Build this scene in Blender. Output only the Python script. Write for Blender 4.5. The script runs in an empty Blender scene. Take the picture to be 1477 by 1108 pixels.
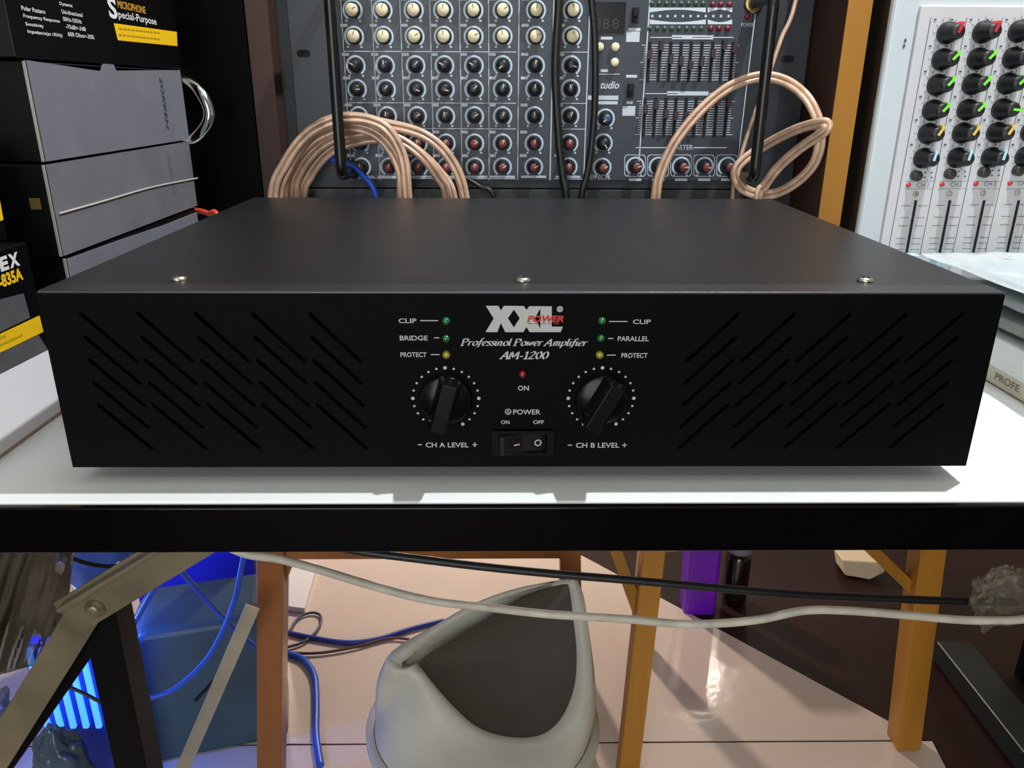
import bpy, bmesh, math, random
from mathutils import Vector, Matrix, noise
random.seed(7)
S = bpy.context.scene
COL = S.collection
# ------------------------------------------------------------------ camera
W, H, F = 1477.0, 1108.0, 1133.0
CAM = Vector((-.0119, -.3813, .950))
YAW, PITCH, ROLL = -.01503, .35745, .0051
fw = Vector((-math.sin(YAW)*math.cos(PITCH), math.cos(YAW)*math.cos(PITCH), -math.sin(PITCH)))
r0 = Vector((math.cos(YAW), math.sin(YAW), 0)); u0 = r0.cross(fw)
cr = math.cos(ROLL)*r0 + math.sin(ROLL)*u0
cu = -math.sin(ROLL)*r0 + math.cos(ROLL)*u0
cd = bpy.data.cameras.new('camera'); cam = bpy.data.objects.new('camera', cd); COL.objects.link(cam)
cd.sensor_fit = 'HORIZONTAL'; cd.sensor_width = 36; cd.lens = F/W*36; cd.clip_start = .01
cam.matrix_world = Matrix(((cr.x, cu.x, -fw.x, CAM.x), (cr.y, cu.y, -fw.y, CAM.y), (cr.z, cu.z, -fw.z, CAM.z), (0, 0, 0, 1)))
S.camera = cam
# ------------------------------------------------------------------ world, lights, exposure
S.view_settings.view_transform = 'Standard'; S.view_settings.look = 'None'
S.view_settings.gamma = 1; S.view_settings.use_curve_mapping = False
S.view_settings.exposure = 0.0
wd = bpy.data.worlds.new('world'); S.world = wd; wd.use_nodes = True
wd.node_tree.nodes['Background'].inputs[0].default_value = (.02, .023, .026, 1)
wd.node_tree.nodes['Background'].inputs[1].default_value = 1.0

def light(name, kind, loc, power, color, size=.1, size_y=None, target=None):
    d = bpy.data.lights.new(name, kind); d.energy = power; d.color = color
    if kind == 'AREA':
        d.shape = 'RECTANGLE' if size_y else 'SQUARE'; d.size = size
        if size_y: d.size_y = size_y
    else:
        d.shadow_soft_size = size
    o = bpy.data.objects.new(name, d); COL.objects.link(o); o.location = loc
    if target is not None:
        o.rotation_euler = (Vector(target)-Vector(loc)).to_track_quat('-Z', 'Y').to_euler()
    return o
light('bulb_over_counter', 'POINT', (.384, .105, 1.866), 60, (.93, .97, 1.0), .010)           # small lamp hung over the counter
light('ceiling_tube_front', 'AREA', (-.9, -1.5, 2.55), 7, (.88, .96, 1.0), 1.2, .12, (-.9, -1.5, 0))   # tube on the ceiling behind the viewer
light('front_fill', 'AREA', (-.5, -2.5, 1.15), 40, (.92, .96, 1.0), 1.5, 2.0, (-.5, 0, 1.15))   # unseen fill added behind the viewer to light the bin and floor
light('bulb_back_room', 'POINT', (1.12, 3.2, 2.15), 16, (1.0, .90, .80), .05)               # lamp further into the shop
light('low_fill_behind_counter', 'POINT', (-.10, 1.62, .82), 40, (1.0, .84, .70), .03)       # unseen warm fill added low behind the counter to brighten the floor
light('blue_led_glow', 'POINT', (-.60, .50, .28), 4.0, (.04, .16, 1.0), .05)               # light of the blue led strip under the counter

# ------------------------------------------------------------------ helpers
def lin(c):
    return tuple(((v/255)/12.92 if v/255 <= .04045 else ((v/255+.055)/1.055)**2.4) for v in c)
def ray(px, py): return fw + cr*((px-W/2)/F) - cu*((py-H/2)/F)
def at(px, py, Y): d = ray(px, py); return CAM + d*((Y-CAM.y)/d.y)
def atz(px, py, Z): d = ray(px, py); return CAM + d*((Z-CAM.z)/d.z)
def atx(px, py, X): d = ray(px, py); return CAM + d*((X-CAM.x)/d.x)

MATS = {}
def mat(name, rgb, rough=.5, metal=0, var=.0, scale=30, bump=0, bscale=200, spec=.5, emit=0, alpha=1, trans=0, coat=0, aniso=None, rgb2=None):
    if name in MATS: return MATS[name]
    m = bpy.data.materials.new(name); m.use_nodes = True; MATS[name] = m
    nt = m.node_tree; b = nt.nodes['Principled BSDF']; c = lin(rgb)
    b.inputs['Base Color'].default_value = (*c, 1); b.inputs['Roughness'].default_value = rough
    b.inputs['Metallic'].default_value = metal; b.inputs['Specular IOR Level'].default_value = spec
    b.inputs['Alpha'].default_value = alpha; b.inputs['Transmission Weight'].default_value = trans
    b.inputs['Coat Weight'].default_value = coat
    if emit:
        b.inputs['Emission Color'].default_value = (*c, 1); b.inputs['Emission Strength'].default_value = emit
    tc = nt.nodes.new('ShaderNodeTexCoord')
    if var or rgb2:
        n = nt.nodes.new('ShaderNodeTexNoise'); n.inputs['Scale'].default_value = scale; n.inputs['Detail'].default_value = 6
        mp = nt.nodes.new('ShaderNodeMapping'); nt.links.new(tc.outputs['Object'], mp.inputs[0]); nt.links.new(mp.outputs[0], n.inputs['Vector'])
        if aniso: mp.inputs['Scale'].default_value = aniso
        rp = nt.nodes.new('ShaderNodeValToRGB'); nt.links.new(n.outputs['Fac'], rp.inputs[0])
        c2 = lin(rgb2) if rgb2 else tuple(v*(1-var) for v in c)
        rp.color_ramp.elements[0].position = .3; rp.color_ramp.elements[1].position = .7
        rp.color_ramp.elements[0].color = (*c2, 1); rp.color_ramp.elements[1].color = (*[min(1, v*(1+(0 if rgb2 else var*.6))) for v in c], 1)
        nt.links.new(rp.outputs[0], b.inputs['Base Color'])
        if emit: nt.links.new(rp.outputs[0], b.inputs['Emission Color'])
    if bump:
        n2 = nt.nodes.new('ShaderNodeTexNoise'); n2.inputs['Scale'].default_value = bscale; n2.inputs['Detail'].default_value = 4
        nt.links.new(tc.outputs['Object'], n2.inputs['Vector'])
        bp = nt.nodes.new('ShaderNodeBump'); bp.inputs['Strength'].default_value = bump; bp.inputs['Distance'].default_value = .001
        nt.links.new(n2.outputs['Fac'], bp.inputs['Height']); nt.links.new(bp.outputs[0], b.inputs['Normal'])
    return m
def film(name, rgb, rough=.12, opac=.25):
    """thin clear plastic: transparent with a glossy coat and a milky share"""
    if name in MATS: return MATS[name]
    m = bpy.data.materials.new(name); m.use_nodes = True; MATS[name] = m; nt = m.node_tree
    nt.nodes.remove(nt.nodes['Principled BSDF']); out = nt.nodes['Material Output']
    tr = nt.nodes.new('ShaderNodeBsdfTransparent'); tr.inputs[0].default_value = (*lin((238, 240, 240)), 1)
    pr = nt.nodes.new('ShaderNodeBsdfPrincipled'); pr.inputs['Base Color'].default_value = (*lin(rgb), 1); pr.inputs['Roughness'].default_value = rough
    fr = nt.nodes.new('ShaderNodeFresnel'); fr.inputs[0].default_value = 1.45
    ad = nt.nodes.new('ShaderNodeMath'); ad.operation = 'ADD'; ad.inputs[1].default_value = opac; ad.use_clamp = True
    nt.links.new(fr.outputs[0], ad.inputs[0])
    mx = nt.nodes.new('ShaderNodeMixShader'); nt.links.new(ad.outputs[0], mx.inputs[0]); nt.links.new(tr.outputs[0], mx.inputs[1]); nt.links.new(pr.outputs[0], mx.inputs[2])
    nt.links.new(mx.outputs[0], out.inputs[0])
    return m

WM = {}
def link(o, parent=None, local=False):
    COL.objects.link(o)
    basis = Matrix.LocRotScale(o.location, o.rotation_euler.to_quaternion(), o.scale)
    if parent is None: WM[o] = basis
    else:
        o.parent = parent
        if local: WM[o] = WM[parent] @ basis
        else: o.matrix_parent_inverse = WM[parent].inverted(); WM[o] = basis
    return o
def tag(o, label=None, cat=None, group=None, kind=None):
    if label: o['label'] = label
    if cat: o['category'] = cat
    if group: o['group'] = group
    if kind: o['kind'] = kind
    return o
def thing(name, label, cat, loc=(0, 0, 0), group=None):
    o = bpy.data.objects.new(name, None); o.location = loc; o.empty_display_size = .02
    link(o); return tag(o, label, cat, group)

class MB:
    def __init__(s): s.v = []; s.f = []; s.smooth = []
    def add(s, vs, fs, smooth=False):
        n = len(s.v); s.v += [Vector(v) for v in vs]; s.f += [tuple(i+n for i in f) for f in fs]; s.smooth += [smooth]*len(fs); return s
    def box(s, x0, x1, y0, y1, z0, z1, M=None):
        vs = [Vector((x, y, z)) for x in (x0, x1) for y in (y0, y1) for z in (z0, z1)]
        if M: vs = [M @ v for v in vs]
        return s.add(vs, [(0, 1, 3, 2), (4, 6, 7, 5), (0, 4, 5, 1), (2, 3, 7, 6), (0, 2, 6, 4), (1, 5, 7, 3)])
    def bar(s, a, b, w, t, up=Vector((0, 1, 0))):
        """square bar from a to b; w across, t along up"""
        a = Vector(a); b = Vector(b); d = (b-a).normalized(); n = d.cross(up).normalized(); u = n.cross(d).normalized()
        vs = [p + n*sx*w/2 + u*sy*t/2 for p in (a, b) for sx, sy in ((-1, -1), (1, -1), (1, 1), (-1, 1))]
        return s.add(vs, [(0, 3, 2, 1), (4, 5, 6, 7), (0, 1, 5, 4), (1, 2, 6, 5), (2, 3, 7, 6), (3, 0, 4, 7)])
    def quad(s, pts): return s.add(pts, [tuple(range(len(pts)))])
    def prism(s, pts, vec):
        """polygon pts extruded by vec"""
        n = len(pts); vec = Vector(vec); vs = [Vector(p) for p in pts] + [Vector(p)+vec for p in pts]
        return s.add(vs, [tuple(reversed(range(n))), tuple(range(n, 2*n))] + [(i, (i+1) % n, (i+1) % n+n, i+n) for i in range(n)])
    def lathe(s, prof, n=24, M=None, smooth=True, close=True):
        """profile [(r, h)] about the local -Y axis (h goes towards -Y)"""
        vs = []; fs = []
        for r, h in prof:
            for k in range(n):
                a = 2*math.pi*k/n; vs.append(Vector((r*math.cos(a), -h, r*math.sin(a))))
        for i in range(len(prof)-1):
            for k in range(n):
                fs.append((i*n+k, i*n+(k+1) % n, (i+1)*n+(k+1) % n, (i+1)*n+k))
        if close:
            fs.append(tuple(reversed(range(n)))); fs.append(tuple((len(prof)-1)*n+k for k in range(n)))
        if M: vs = [M @ v for v in vs]
        return s.add(vs, fs, smooth)
    def tube(s, pts, r, n=8, off=None, closed=False):
        pts = [Vector(p) for p in pts]; m = len(pts); T = []
        for i in range(m):
            T.append((pts[min(i+1, m-1)]-pts[max(i-1, 0)]).normalized())
        N = T[0].orthogonal().normalized()
        vs = []; fs = []
        for i in range(m):
            N = (N - T[i]*N.dot(T[i])).normalized(); B = T[i].cross(N)
            c = pts[i]
            if off is not None:
                # offset within the plane across the view direction
                o_ = T[i].cross(Vector((0, 1, 0))); o_ = o_.normalized() if o_.length > 1e-4 else N
                c = c + o_*off
            rr = r[i] if isinstance(r, (list, tuple)) else r
            for k in range(n):
                a = 2*math.pi*k/n; vs.append(c + N*rr*math.cos(a) + B*rr*math.sin(a))
        for i in range(m-1):
            for k in range(n): fs.append((i*n+k, i*n+(k+1) % n, (i+1)*n+(k+1) % n, (i+1)*n+k))
        s.add(vs, fs, True)
        s.add(vs[:n], [tuple(reversed(range(n)))]); s.add(vs[-n:], [tuple(range(n))])
        return s
    def mesh(s, name, m):
        me = bpy.data.meshes.new(name); me.from_pydata(s.v, [], s.f); me.validate()
        bm = bmesh.new(); bm.from_mesh(me); bmesh.ops.recalc_face_normals(bm, faces=bm.faces); bm.to_mesh(me); bm.free()
        if len(me.polygons) == len(s.smooth): me.polygons.foreach_set('use_smooth', s.smooth)
        if m: me.materials.append(m)
        return me
    def build(s, name, m, parent=None, bevel=0, loc=None, local=False, auto=False):
        o = bpy.data.objects.new(name, s.mesh(name, m))
        if loc is not None: o.location = loc
        link(o, parent, local)
        if bevel:
            b = o.modifiers.new('bevel', 'BEVEL'); b.width = bevel; b.segments = 3; b.limit_method = 'ANGLE'; b.angle_limit = .6
        return o
def inst(name, me, parent, loc, rot=(0, 0, 0), local=False):
    o = bpy.data.objects.new(name, me); o.location = loc; o.rotation_euler = rot; return link(o, parent, local)
def smooth(pts, k=6):
    """Catmull-Rom through the points"""
    P = [Vector(p) for p in pts]; P = [2*P[0]-P[1]] + P + [2*P[-1]-P[-2]]; out = []
    for i in range(1, len(P)-2):
        for j in range(k):
            t = j/k; a, b, c, d = P[i-1], P[i], P[i+1], P[i+2]
            out.append(.5*((2*b)+(c-a)*t+(2*a-5*b+4*c-d)*t*t+(3*b-a-3*c+d)*t**3))
    out.append(P[-2]); return out
def fill2d(loops, depth=0.0):
    """filled 2d outline with holes -> list of verts, faces (x, y, z=extrude)"""
    cu_ = bpy.data.curves.new('tmp', 'CURVE'); cu_.dimensions = '2D'; cu_.fill_mode = 'BOTH'; cu_.extrude = depth
    for lp in loops:
        sp = cu_.splines.new('POLY'); sp.points.add(len(lp)-1)
        for p, q in zip(sp.points, lp): p.co = (q[0], q[1], 0, 1)
        sp.use_cyclic_u = True
    return curve_verts(cu_)
def curve_verts(cu_):
    o = bpy.data.objects.new('tmp', cu_); COL.objects.link(o)
    me = o.to_mesh(); v = [p.co.copy() for p in me.vertices]; f = [tuple(p.vertices) for p in me.polygons]
    o.to_mesh_clear(); bpy.data.objects.remove(o)
    (bpy.data.curves.remove(cu_))
    return v, f
TXT = {}
def glyphs(body, shear=0, bold=0, space=1.0):
    k = (body, shear, bold, space)
    if k not in TXT:
        t = bpy.data.curves.new('txt', 'FONT'); t.body = body; t.shear = shear; t.offset = bold; t.space_character = space; t.resolution_u = 3
        TXT[k] = curve_verts(t)
    return TXT[k]
def text(mb, body, o, xd, yd, width, height, shear=0, bold=0, space=1.0, lift=0.0002):
    """lettering laid on a plane: o lower-left corner, xd along the line, yd up; fitted to width x height"""
    v, f = glyphs(body, shear, bold, space)
    x0 = min(p.x for p in v); x1 = max(p.x for p in v); y0 = min(p.y for p in v); y1 = max(p.y for p in v)
    nrm = Vector(xd).cross(Vector(yd)).normalized()
    mb.add([Vector(o)+Vector(xd)*((p.x-x0)/(x1-x0)*width)+Vector(yd)*((p.y-y0)/max(1e-6, y1-y0)*height)+nrm*lift for p in v], f)
EX, EZ, EY = Vector((1, 0, 0)), Vector((0, 0, 1)), Vector((0, 1, 0))
def text_y(mb, body, px0, px1, pyb, pyt, Y, **k):
    """lettering on a plane facing the viewer (y = Y) fitted between picture columns and rows"""
    a = at(px0, pyb, Y); b = at(px1, pyb, Y); c = at(px0, pyt, Y)
    text(mb, body, a, EX, EZ, b.x-a.x, c.z-a.z, **k)
def text_x(mb, body, px0, pyb0, px1, hpx, X, **k):
    a = atx(px0, pyb0, X); b = atx(px1, pyb0, X); c = atx(px0, pyb0-hpx, X)
    text(mb, body, a, EY, EZ, abs(b.y-a.y), c.z-a.z, **k)
def rounded(w, h, r, n=4, cx=0, cy=0):
    out = []
    for sx, sy, a0 in ((1, 1, 0), (-1, 1, 90), (-1, -1, 180), (1, -1, 270)):
        for k in range(n+1):
            a = math.radians(a0+90*k/n); out.append((cx+sx*(w/2-r)+r*math.cos(a), cy+sy*(h/2-r)+r*math.sin(a)))
    return out
# broad-nib italic letters for the model lettering on the amplifier
def ell(cx, cy, rx, ry, n=16): return [(cx+rx*math.sin(2*math.pi*k/n), cy+ry*math.cos(2*math.pi*k/n)) for k in range(n+1)]
NIB = {
 'P': ([[(.15, 0), (.15, 1.5)], [(0, 1.4), (.4, 1.52), (.78, 1.4), (.84, 1.1), (.62, .8), (.2, .72)], [(-.05, 0), (.4, 0)]], 1.02),
 'r': ([[(.12, 0), (.12, .95)], [(.12, .65), (.32, .95), (.55, .92)]], .64), 'o': ([ell(.42, .48, .32, .48)], .88),
 'f': ([[(.62, 1.55), (.45, 1.66), (.33, 1.4), (.2, .3), (.1, -.28), (-.12, -.4)], [(.0, .92), (.55, .92)]], .58),
 'e': ([[(.14, .48), (.6, .62), (.6, .85), (.4, 1), (.14, .75), (.1, .35), (.3, 0), (.62, .15)]], .74),
 's': ([[(.52, .85), (.3, 1), (.12, .82), (.22, .6), (.44, .4), (.42, .12), (.2, 0), (.02, .14)]], .6),
 'i': ([[(.12, .95), (.12, .12), (.24, 0)], [(.14, 1.32), (.2, 1.4)]], .38),
 'n': ([[(.12, .95), (.12, 0)], [(.12, .65), (.35, 1), (.55, .85), (.55, .12), (.7, 0)]], .84),
 'l': ([[(.12, 1.62), (.12, .12), (.26, 0)]], .4), 'w': ([[(.05, .95), (.22, 0), (.5, .9), (.62, 0), (.95, .95)]], 1.05),
 'A': ([[(-.1, 0), (.58, 1.5), (.88, 0)], [(.2, .5), (.75, .5)], [(-.22, 0), (.1, 0)], [(.7, 0), (1.05, 0)]], 1.15),
 'm': ([[(.12, .95), (.12, 0)], [(.12, .65), (.32, 1), (.5, .85), (.5, 0)], [(.5, .65), (.72, 1), (.9, .85), (.9, .12), (1.05, 0)]], 1.2),
 'p': ([[(.14, .95), (.1, -.5)], [(.14, .7), (.42, 1), (.7, .75), (.66, .3), (.4, 0), (.12, .15)]], .86),
 'M': ([[(0, 0), (.18, 1.5), (.62, .25), (1.12, 1.5), (1.25, 0)], [(-.15, 0), (.18, 0)], [(1.05, 0), (1.42, 0)]], 1.5),
 '-': ([[(.05, .5), (.5, .5)]], .62), '1': ([[(.1, 1.25), (.38, 1.5), (.38, 0)], [(.1, 0), (.68, 0)]], .82),
 '2': ([[(.1, 1.2), (.32, 1.5), (.68, 1.42), (.72, 1.1), (.42, .6), (.05, .06), (.82, .06)]], .98), '0': ([ell(.44, .75, .36, .73)], .98), ' ': ([], .42)}
def nib_text(mb, body, o, width, height, nib=.15, ang=30, shear=.24, lift=.0002):
    strips = []; x = 0
    nv = Vector((math.cos(math.radians(ang)), math.sin(math.radians(ang))))*nib
    for ch in body:
        st, adv = NIB[ch]
        for pl in st:
            pts = [Vector((p[0]+x, p[1])) for p in pl]
            if len(pts) > 3: pts = [Vector((p.x, p.y)) for p in smooth([(p.x, p.y, 0) for p in pts], 4)]
            runs = [pts] if len(pts) > 6 else [[a, b] for a, b in zip(pts, pts[1:])]
            for run in runs:
                L = []
                for i, p in enumerate(run):
                    d = (run[min(i+1, len(run)-1)]-run[max(i-1, 0)]).normalized(); n = Vector((-d.y, d.x))
                    if n.dot(nv) < 0: n = -n
                    L.append((p-nv*.8-n*.05, p+nv*.8+n*.05))
                strips.append(L)
        x += adv
    allp = [p for L in strips for q in L for p in q]; x0 = min(p.x+p.y*shear for p in allp); x1 = max(p.x+p.y*shear for p in allp); ref = 1.5
    k = width/(x1-x0)
    for j, L in enumerate(strips):
        vs = [Vector(o)+EX*((p.x+p.y*shear-x0)*k)+EZ*(p.y/ref*height)-EY*(lift+j*.000012) for q in L for p in q]
        mb.add(vs, [(2*i, 2*i+2, 2*i+3, 2*i+1) for i in range(len(L)-1)])

# ------------------------------------------------------------------ materials
black_metal = mat('black_powder_coat', (30, 30, 31), .36, var=.15, scale=60, bump=.25, bscale=900)
black_panel = mat('black_panel_paint', (8, 8, 9), .6, bump=.15, bscale=1500, spec=.06)
void_black = mat('dark_interior', (4, 4, 5), .9)
print_white = mat('white_print', (184, 186, 182), .6)
print_red = mat('red_print', (196, 40, 46), .6)
knob_black = mat('gloss_black_plastic', (10, 10, 11), .24, spec=.25)
rubber = mat('black_rubber', (12, 12, 12), .7)
screw_m = mat('zinc_screw', (205, 200, 185), .25, 1)
laminate = mat('white_laminate', (222, 226, 224), .38, var=.05, scale=6)
apron_m = mat('gloss_black_edge', (6, 5, 6), .16, var=.2, scale=40, spec=.22)
# ------------------------------------------------------------------ room shell
def shell(name, m, *b):
    o = MB().box(*b).build(name, m); o['kind'] = 'structure'; return o
wallp = mat('wall_paint', (196, 188, 172), .8, var=.06, scale=3)
floor_m = mat('dark_red_floor', (40, 17, 14), .5, spec=.25, var=.35, scale=5)
fl = shell('floor', floor_m, -2.6, 2.6, -2.6, 4.3, -.05, 0)
shell('wall_back', wallp, -2.6, 2.6, 4.2, 4.3, 0, 2.7)
shell('wall_left', wallp, -2.7, -2.6, -2.6, 4.3, 0, 2.7)
shell('wall_right', wallp, 2.6, 2.7, -2.6, 4.3, 0, 2.7)
shell('wall_front', wallp, -2.6, 2.6, -2.7, -2.6, 0, 2.7)
shell('ceiling', mat('ceiling_paint', (205, 203, 196), .85, var=.04, scale=3), -2.6, 2.6, -2.6, 4.3, 2.7, 2.75)
# pale vinyl floor sheets laid on the dark floor
vin = mat('pale_vinyl', (212, 196, 186), .13, var=.10, scale=2.2, bump=.25, bscale=60)
t = thing('vinyl_floor_sheet', 'large pale beige vinyl sheet lying on the dark red floor beneath the counter', 'floor sheet', (-.2, .8, 0))
pts = [(-1.6, .566, .001), (.632, .566, .001), (.622, .592, .001), (.368, .868, .001), (.178, 1.072, .001), (-.35, 1.62, .001), (-1.6, 1.62, .001)]
MB().prism(pts, (0, 0, .002)).build('sheet', vin, t)
t = thing('vinyl_floor_strip', 'narrow pale beige vinyl strip in front of the dark floor seam', 'floor sheet', (-.2, .3, 0))
MB().prism([(-1.6, -.3, .001), (.56, -.3, .001), (.660, .562, .001), (-1.6, .562, .001)], (0, 0, .002)).build('sheet', vin, t)

# ------------------------------------------------------------------ counter
TZ = .75; TF = -.0205
t = thing('counter', 'long counter table with white laminate top and glossy black front edge', 'table', (0, .3, 0))
MB().box(-.95, .95, TF, .74, TZ-.018, TZ).build('table_top', laminate, t, .0012)
MB().box(-.95, .95, TF-.0045, TF-.0002, TZ-.0275, TZ-.0008).build('front_edge', apron_m, t, .001)
MB().box(-.94, .94, TF+.004, TF+.022, TZ-.027, TZ-.018).build('front_rail', apron_m, t)
steel = mat('zinc_steel', (150, 140, 112), .42, .75, var=.25, scale=25)
blk = mat('black_steel', (4, 4, 5), .5, spec=.12)
bar1 = MB().bar(at(405, 704, .1), at(98, 891, .1), .030, .003).build('brace', steel, t, .0008)
MB().bar(at(395, 690, .094), at(88, 876, .094), .0035, .012).build('brace_flange', steel, bar1, .0008)
Mb = Matrix.Translation(at(137, 878, .0984))
MB().lathe([(.0075, 0), (.0075, .001), (.0048, .0012), (.0048, .0035), (.003, .0042)], 20, Mb).build('bolt', steel, bar1)
MB().bar(at(132, 868, .106), at(-70, 1195, .106), .024, .003).build('brace', steel, t, .0008)
MB().bar(at(152, 868, .125), at(206, 1130, .125), .026, .026).build('leg', blk, t, .001)
lp = at(206, 1130, .125); MB().bar(lp, (lp.x+.012, .125, .0), .026, .026).build('leg', blk, t, .001)
MB().bar(at(150, 905, .128), at(-20, 1150, .128), .010, .010).build('stay_rod', blk, t)
for x, y in ((.90, .05), (.90, .70), (-.90, .70)):
    MB().box(x-.016, x+.016, y-.016, y+.016, 0, TZ-.018).build('leg', blk, t, .001)

# ------------------------------------------------------------------ power amplifier
AZ, AH, AD, AW = .760, .0963, .363, .241
AT = AZ+AH
amp = thing('power_amplifier', 'black two-channel power amplifier with slanted vent slots resting on the white counter', 'amplifier', (0, .18, TZ))
loops = [[(-AW, AZ), (AW, AZ), (AW, AT-.0012), (-AW, AT-.0012)]]
def slot(x0, z0, x1, z1, r=.00105, n=5):
    a = math.atan2(z1-z0, x1-x0); out = []
    for k in range(n+1): b = a-math.pi/2+math.pi*k/n; out.append((x1+r*math.cos(b), z1+r*math.sin(b)))
    for k in range(n+1): b = a+math.pi/2+math.pi*k/n; out.append((x0+r*math.cos(b), z0+r*math.sin(b)))
    return out
for c in range(5):
    for r_ in range(5):
        x = .0838+c*.0284; z = .8203-r_*.01225
        for s in (1, -1): loops.append(slot(s*x, z, s*(x+.0236), z+.0246))
loops.append([(-.0150, .7706), (.0150, .7706), (.0150, .7822), (-.0150, .7822)])
v, f = fill2d(loops, .00125)
fp = MB().add([Vector((p.x, .00125-p.z, p.y)) for p in v], f).build('front_panel', black_panel, amp)
MB().box(-AW, AW, .0002, .0165, AT-.0016, AT+.0003).build('top_flange', mat('flange_black', (34, 34, 35), .4, spec=.8, bump=.1, bscale=700), amp, .0010)
m = MB(); m.box(-AW, AW, .0168, AD, AT-.0015, AT); m.box(-AW, -AW+.0015, .0030, AD, AZ, AT-.0016); m.box(AW-.0015, AW, .0030, AD, AZ, AT-.0016)
m.build('top_cover', black_metal, amp, .0005)
MB().box(-AW+.002, AW-.002, .0145, AD-.002, AZ, AT-.003).build('chassis', void_black, amp)
sm = MB(); sm.lathe([(.0044, 0), (.0044, .0006), (.0032, .0019), (.0014, .0024), (.0013, .0014)], 20, Matrix.Rotation(-math.pi/2, 4, 'X'))
sme = sm.mesh('screw', screw_m)
sb = MB(); sb.box(-.0025, .0025, -.0004, .0004, .0016, .00255); sb.box(-.0004, .0004, -.0025, .0025, .0016, .00255); sbm = sb.mesh('cross_slot', mat('screw_slot', (40, 38, 34), .5))
for x, y in ((-.1806, .0262), (-.0004, .0250), (.1812, .0258)):
    s_ = inst('screw', sme, amp, (x, y, AT), (0, 0, random.random())); inst('cross_slot', sbm, s_, (0, 0, 0), local=True)
ft = MB().lathe([(.011, 0), (.012, .009), (.010, .0099)], 20, Matrix.Rotation(math.pi/2, 4, 'X')).mesh('foot', rubber)
for x in (-.2, .2):
    for y in (.035, .32): inst('foot', ft, amp, (x, y, AZ))
# lettering on the front
def lt(mb, s, a, b, yb, yt, **k): text_y(mb, s, a, b, yb, yt, -.0002, **k)
m = MB()
for s, a, b, y0, y1 in (('CLIP', 575.2, 600.9, 466, 459.3), ('BRIDGE', 576.8, 617, 491, 484), ('PROTECT', 577.8, 615.5, 515, 508),
                        ('CLIP', 912.7, 938.4, 467.3, 460.8), ('PARALLEL', 890.8, 935.5, 492, 485), ('PROTECT', 896, 933.6, 516, 509.2),
                        ('ON', 747, 762.8, 563.3, 556.3), ('POWER', 740.2, 779.4, 597.8, 590.6), ('ON', 722.7, 734.7, 611.6, 606.2), ('OFF', 769, 784.4, 611.6, 606.2),
                        ('CH A LEVEL', 614.2, 676, 645.2, 638.2), ('CH B LEVEL', 830.6, 893, 645.8, 638.6)):
    lt(m, s, a, b, y0, y1, bold=.012)
def hline(mb, a, b, y, th=1.3):
    p = at(a, y+th/2, -.0004); q = at(b, y-th/2, -.0004); mb.quad([p, (q.x, p.y, p.z), q, (p.x, p.y, q.z)])
for a, b, y in ((606, 632, 462.6), (626, 633.5, 487.4), (621.5, 634, 511.6), (878.5, 905, 463.8), (877, 884.7, 488.3), (875.5, 888, 512.3), (602.7, 608.4, 641.6), (818.9, 825.5, 642.2)):
    hline(m, a, b, y)
for cx_, cy_ in ((684.8, 641.6), (900.8, 642.2)):
    hline(m, cx_-3.2, cx_+3.2, cy_, 1.5); hline(m, cx_-.75, cx_+.75, cy_, 6.4)
def ring(mb, px, py, ro, ri, Y=-.0004, n=24, a0=0, a1=360):
    c = at(px, py, Y); k = (at(px+1, py, Y)-c).x; vs = []; 
    for i in range(n+1):
        a = math.radians(a0+(a1-a0)*i/n)
        for r_ in (ro, ri): vs.append(c+Vector((math.sin(a)*r_*k, 0, math.cos(a)*r_*k)))
    mb.add(vs, [(2*i, 2*i+2, 2*i+3, 2*i+1) for i in range(n)])
ring(m, 732.9, 594, 4.6, 3.5); ring(m, 732.9, 594.6, 2.3, 1.5, n=14, a0=40, a1=320); hline(m, 732.4, 733.4, 592.8, 3)
m.build('white_lettering', print_white, fp)
m = MB()
pa = at(663.4, 498.3, 0); pb = at(848, 498.3, 0); nib_text(m, 'Professinol Power Amplifier', pa, pb.x-pa.x, at(663, 488.7, 0).z-pa.z, nib=.10)
pa = at(719.7, 517.4, 0); pb = at(792, 517.4, 0); nib_text(m, 'AM-1200', pa, pb.x-pa.x, at(720, 507, 0).z-pa.z, nib=.12)
m.build('model_lettering', print_white, fp)
def lg(p): q = at(655+p[0]/7.385, 432+p[1]/7.385, -.0003); return (q.x, q.z)
outer = [(338, 68), (472, 68), (497, 118), (530, 68), (742, 70), (770, 112), (802, 72), (1040, 74), (1040, 290), (1158, 290), (1135, 348), (805, 348), (770, 292), (738, 348), (545, 348), (497, 250), (460, 348), (335, 348), (422, 203)]
v, f = fill2d([[lg(p) for p in outer], [lg(p) for p in ((637, 108), (572, 200), (637, 298), (700, 200))], [lg(p) for p in ((919, 95), (858, 200), (919, 310))]])
m = MB().add([Vector((p.x, -.0003, p.y)) for p in v], f)
cc = at(655+1127/7.385, 432+103/7.385, -.0003); m.add([cc+Vector((.00155*math.cos(k*.3142), 0, .00155*math.sin(k*.3142))) for k in range(20)], [tuple(range(20))])
m.build('logo', print_white, fp)
m = MB(); lt(m, 'POWER', 760, 813, 464.5, 454.8, shear=.25, bold=.04)
for k in range(5): hline(m, 761+k*9.5, 768+k*9.5, 466.6, 1.1)
o_ = m.build('logo_lettering', print_red, fp); o_.location.y = -.0003
m = MB(); ring(m, 807.6, 446, 2.6, 1.9, Y=-.0007, n=16); m.build('registered_mark', mat('grey_print', (90, 92, 92), .6), fp)
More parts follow.
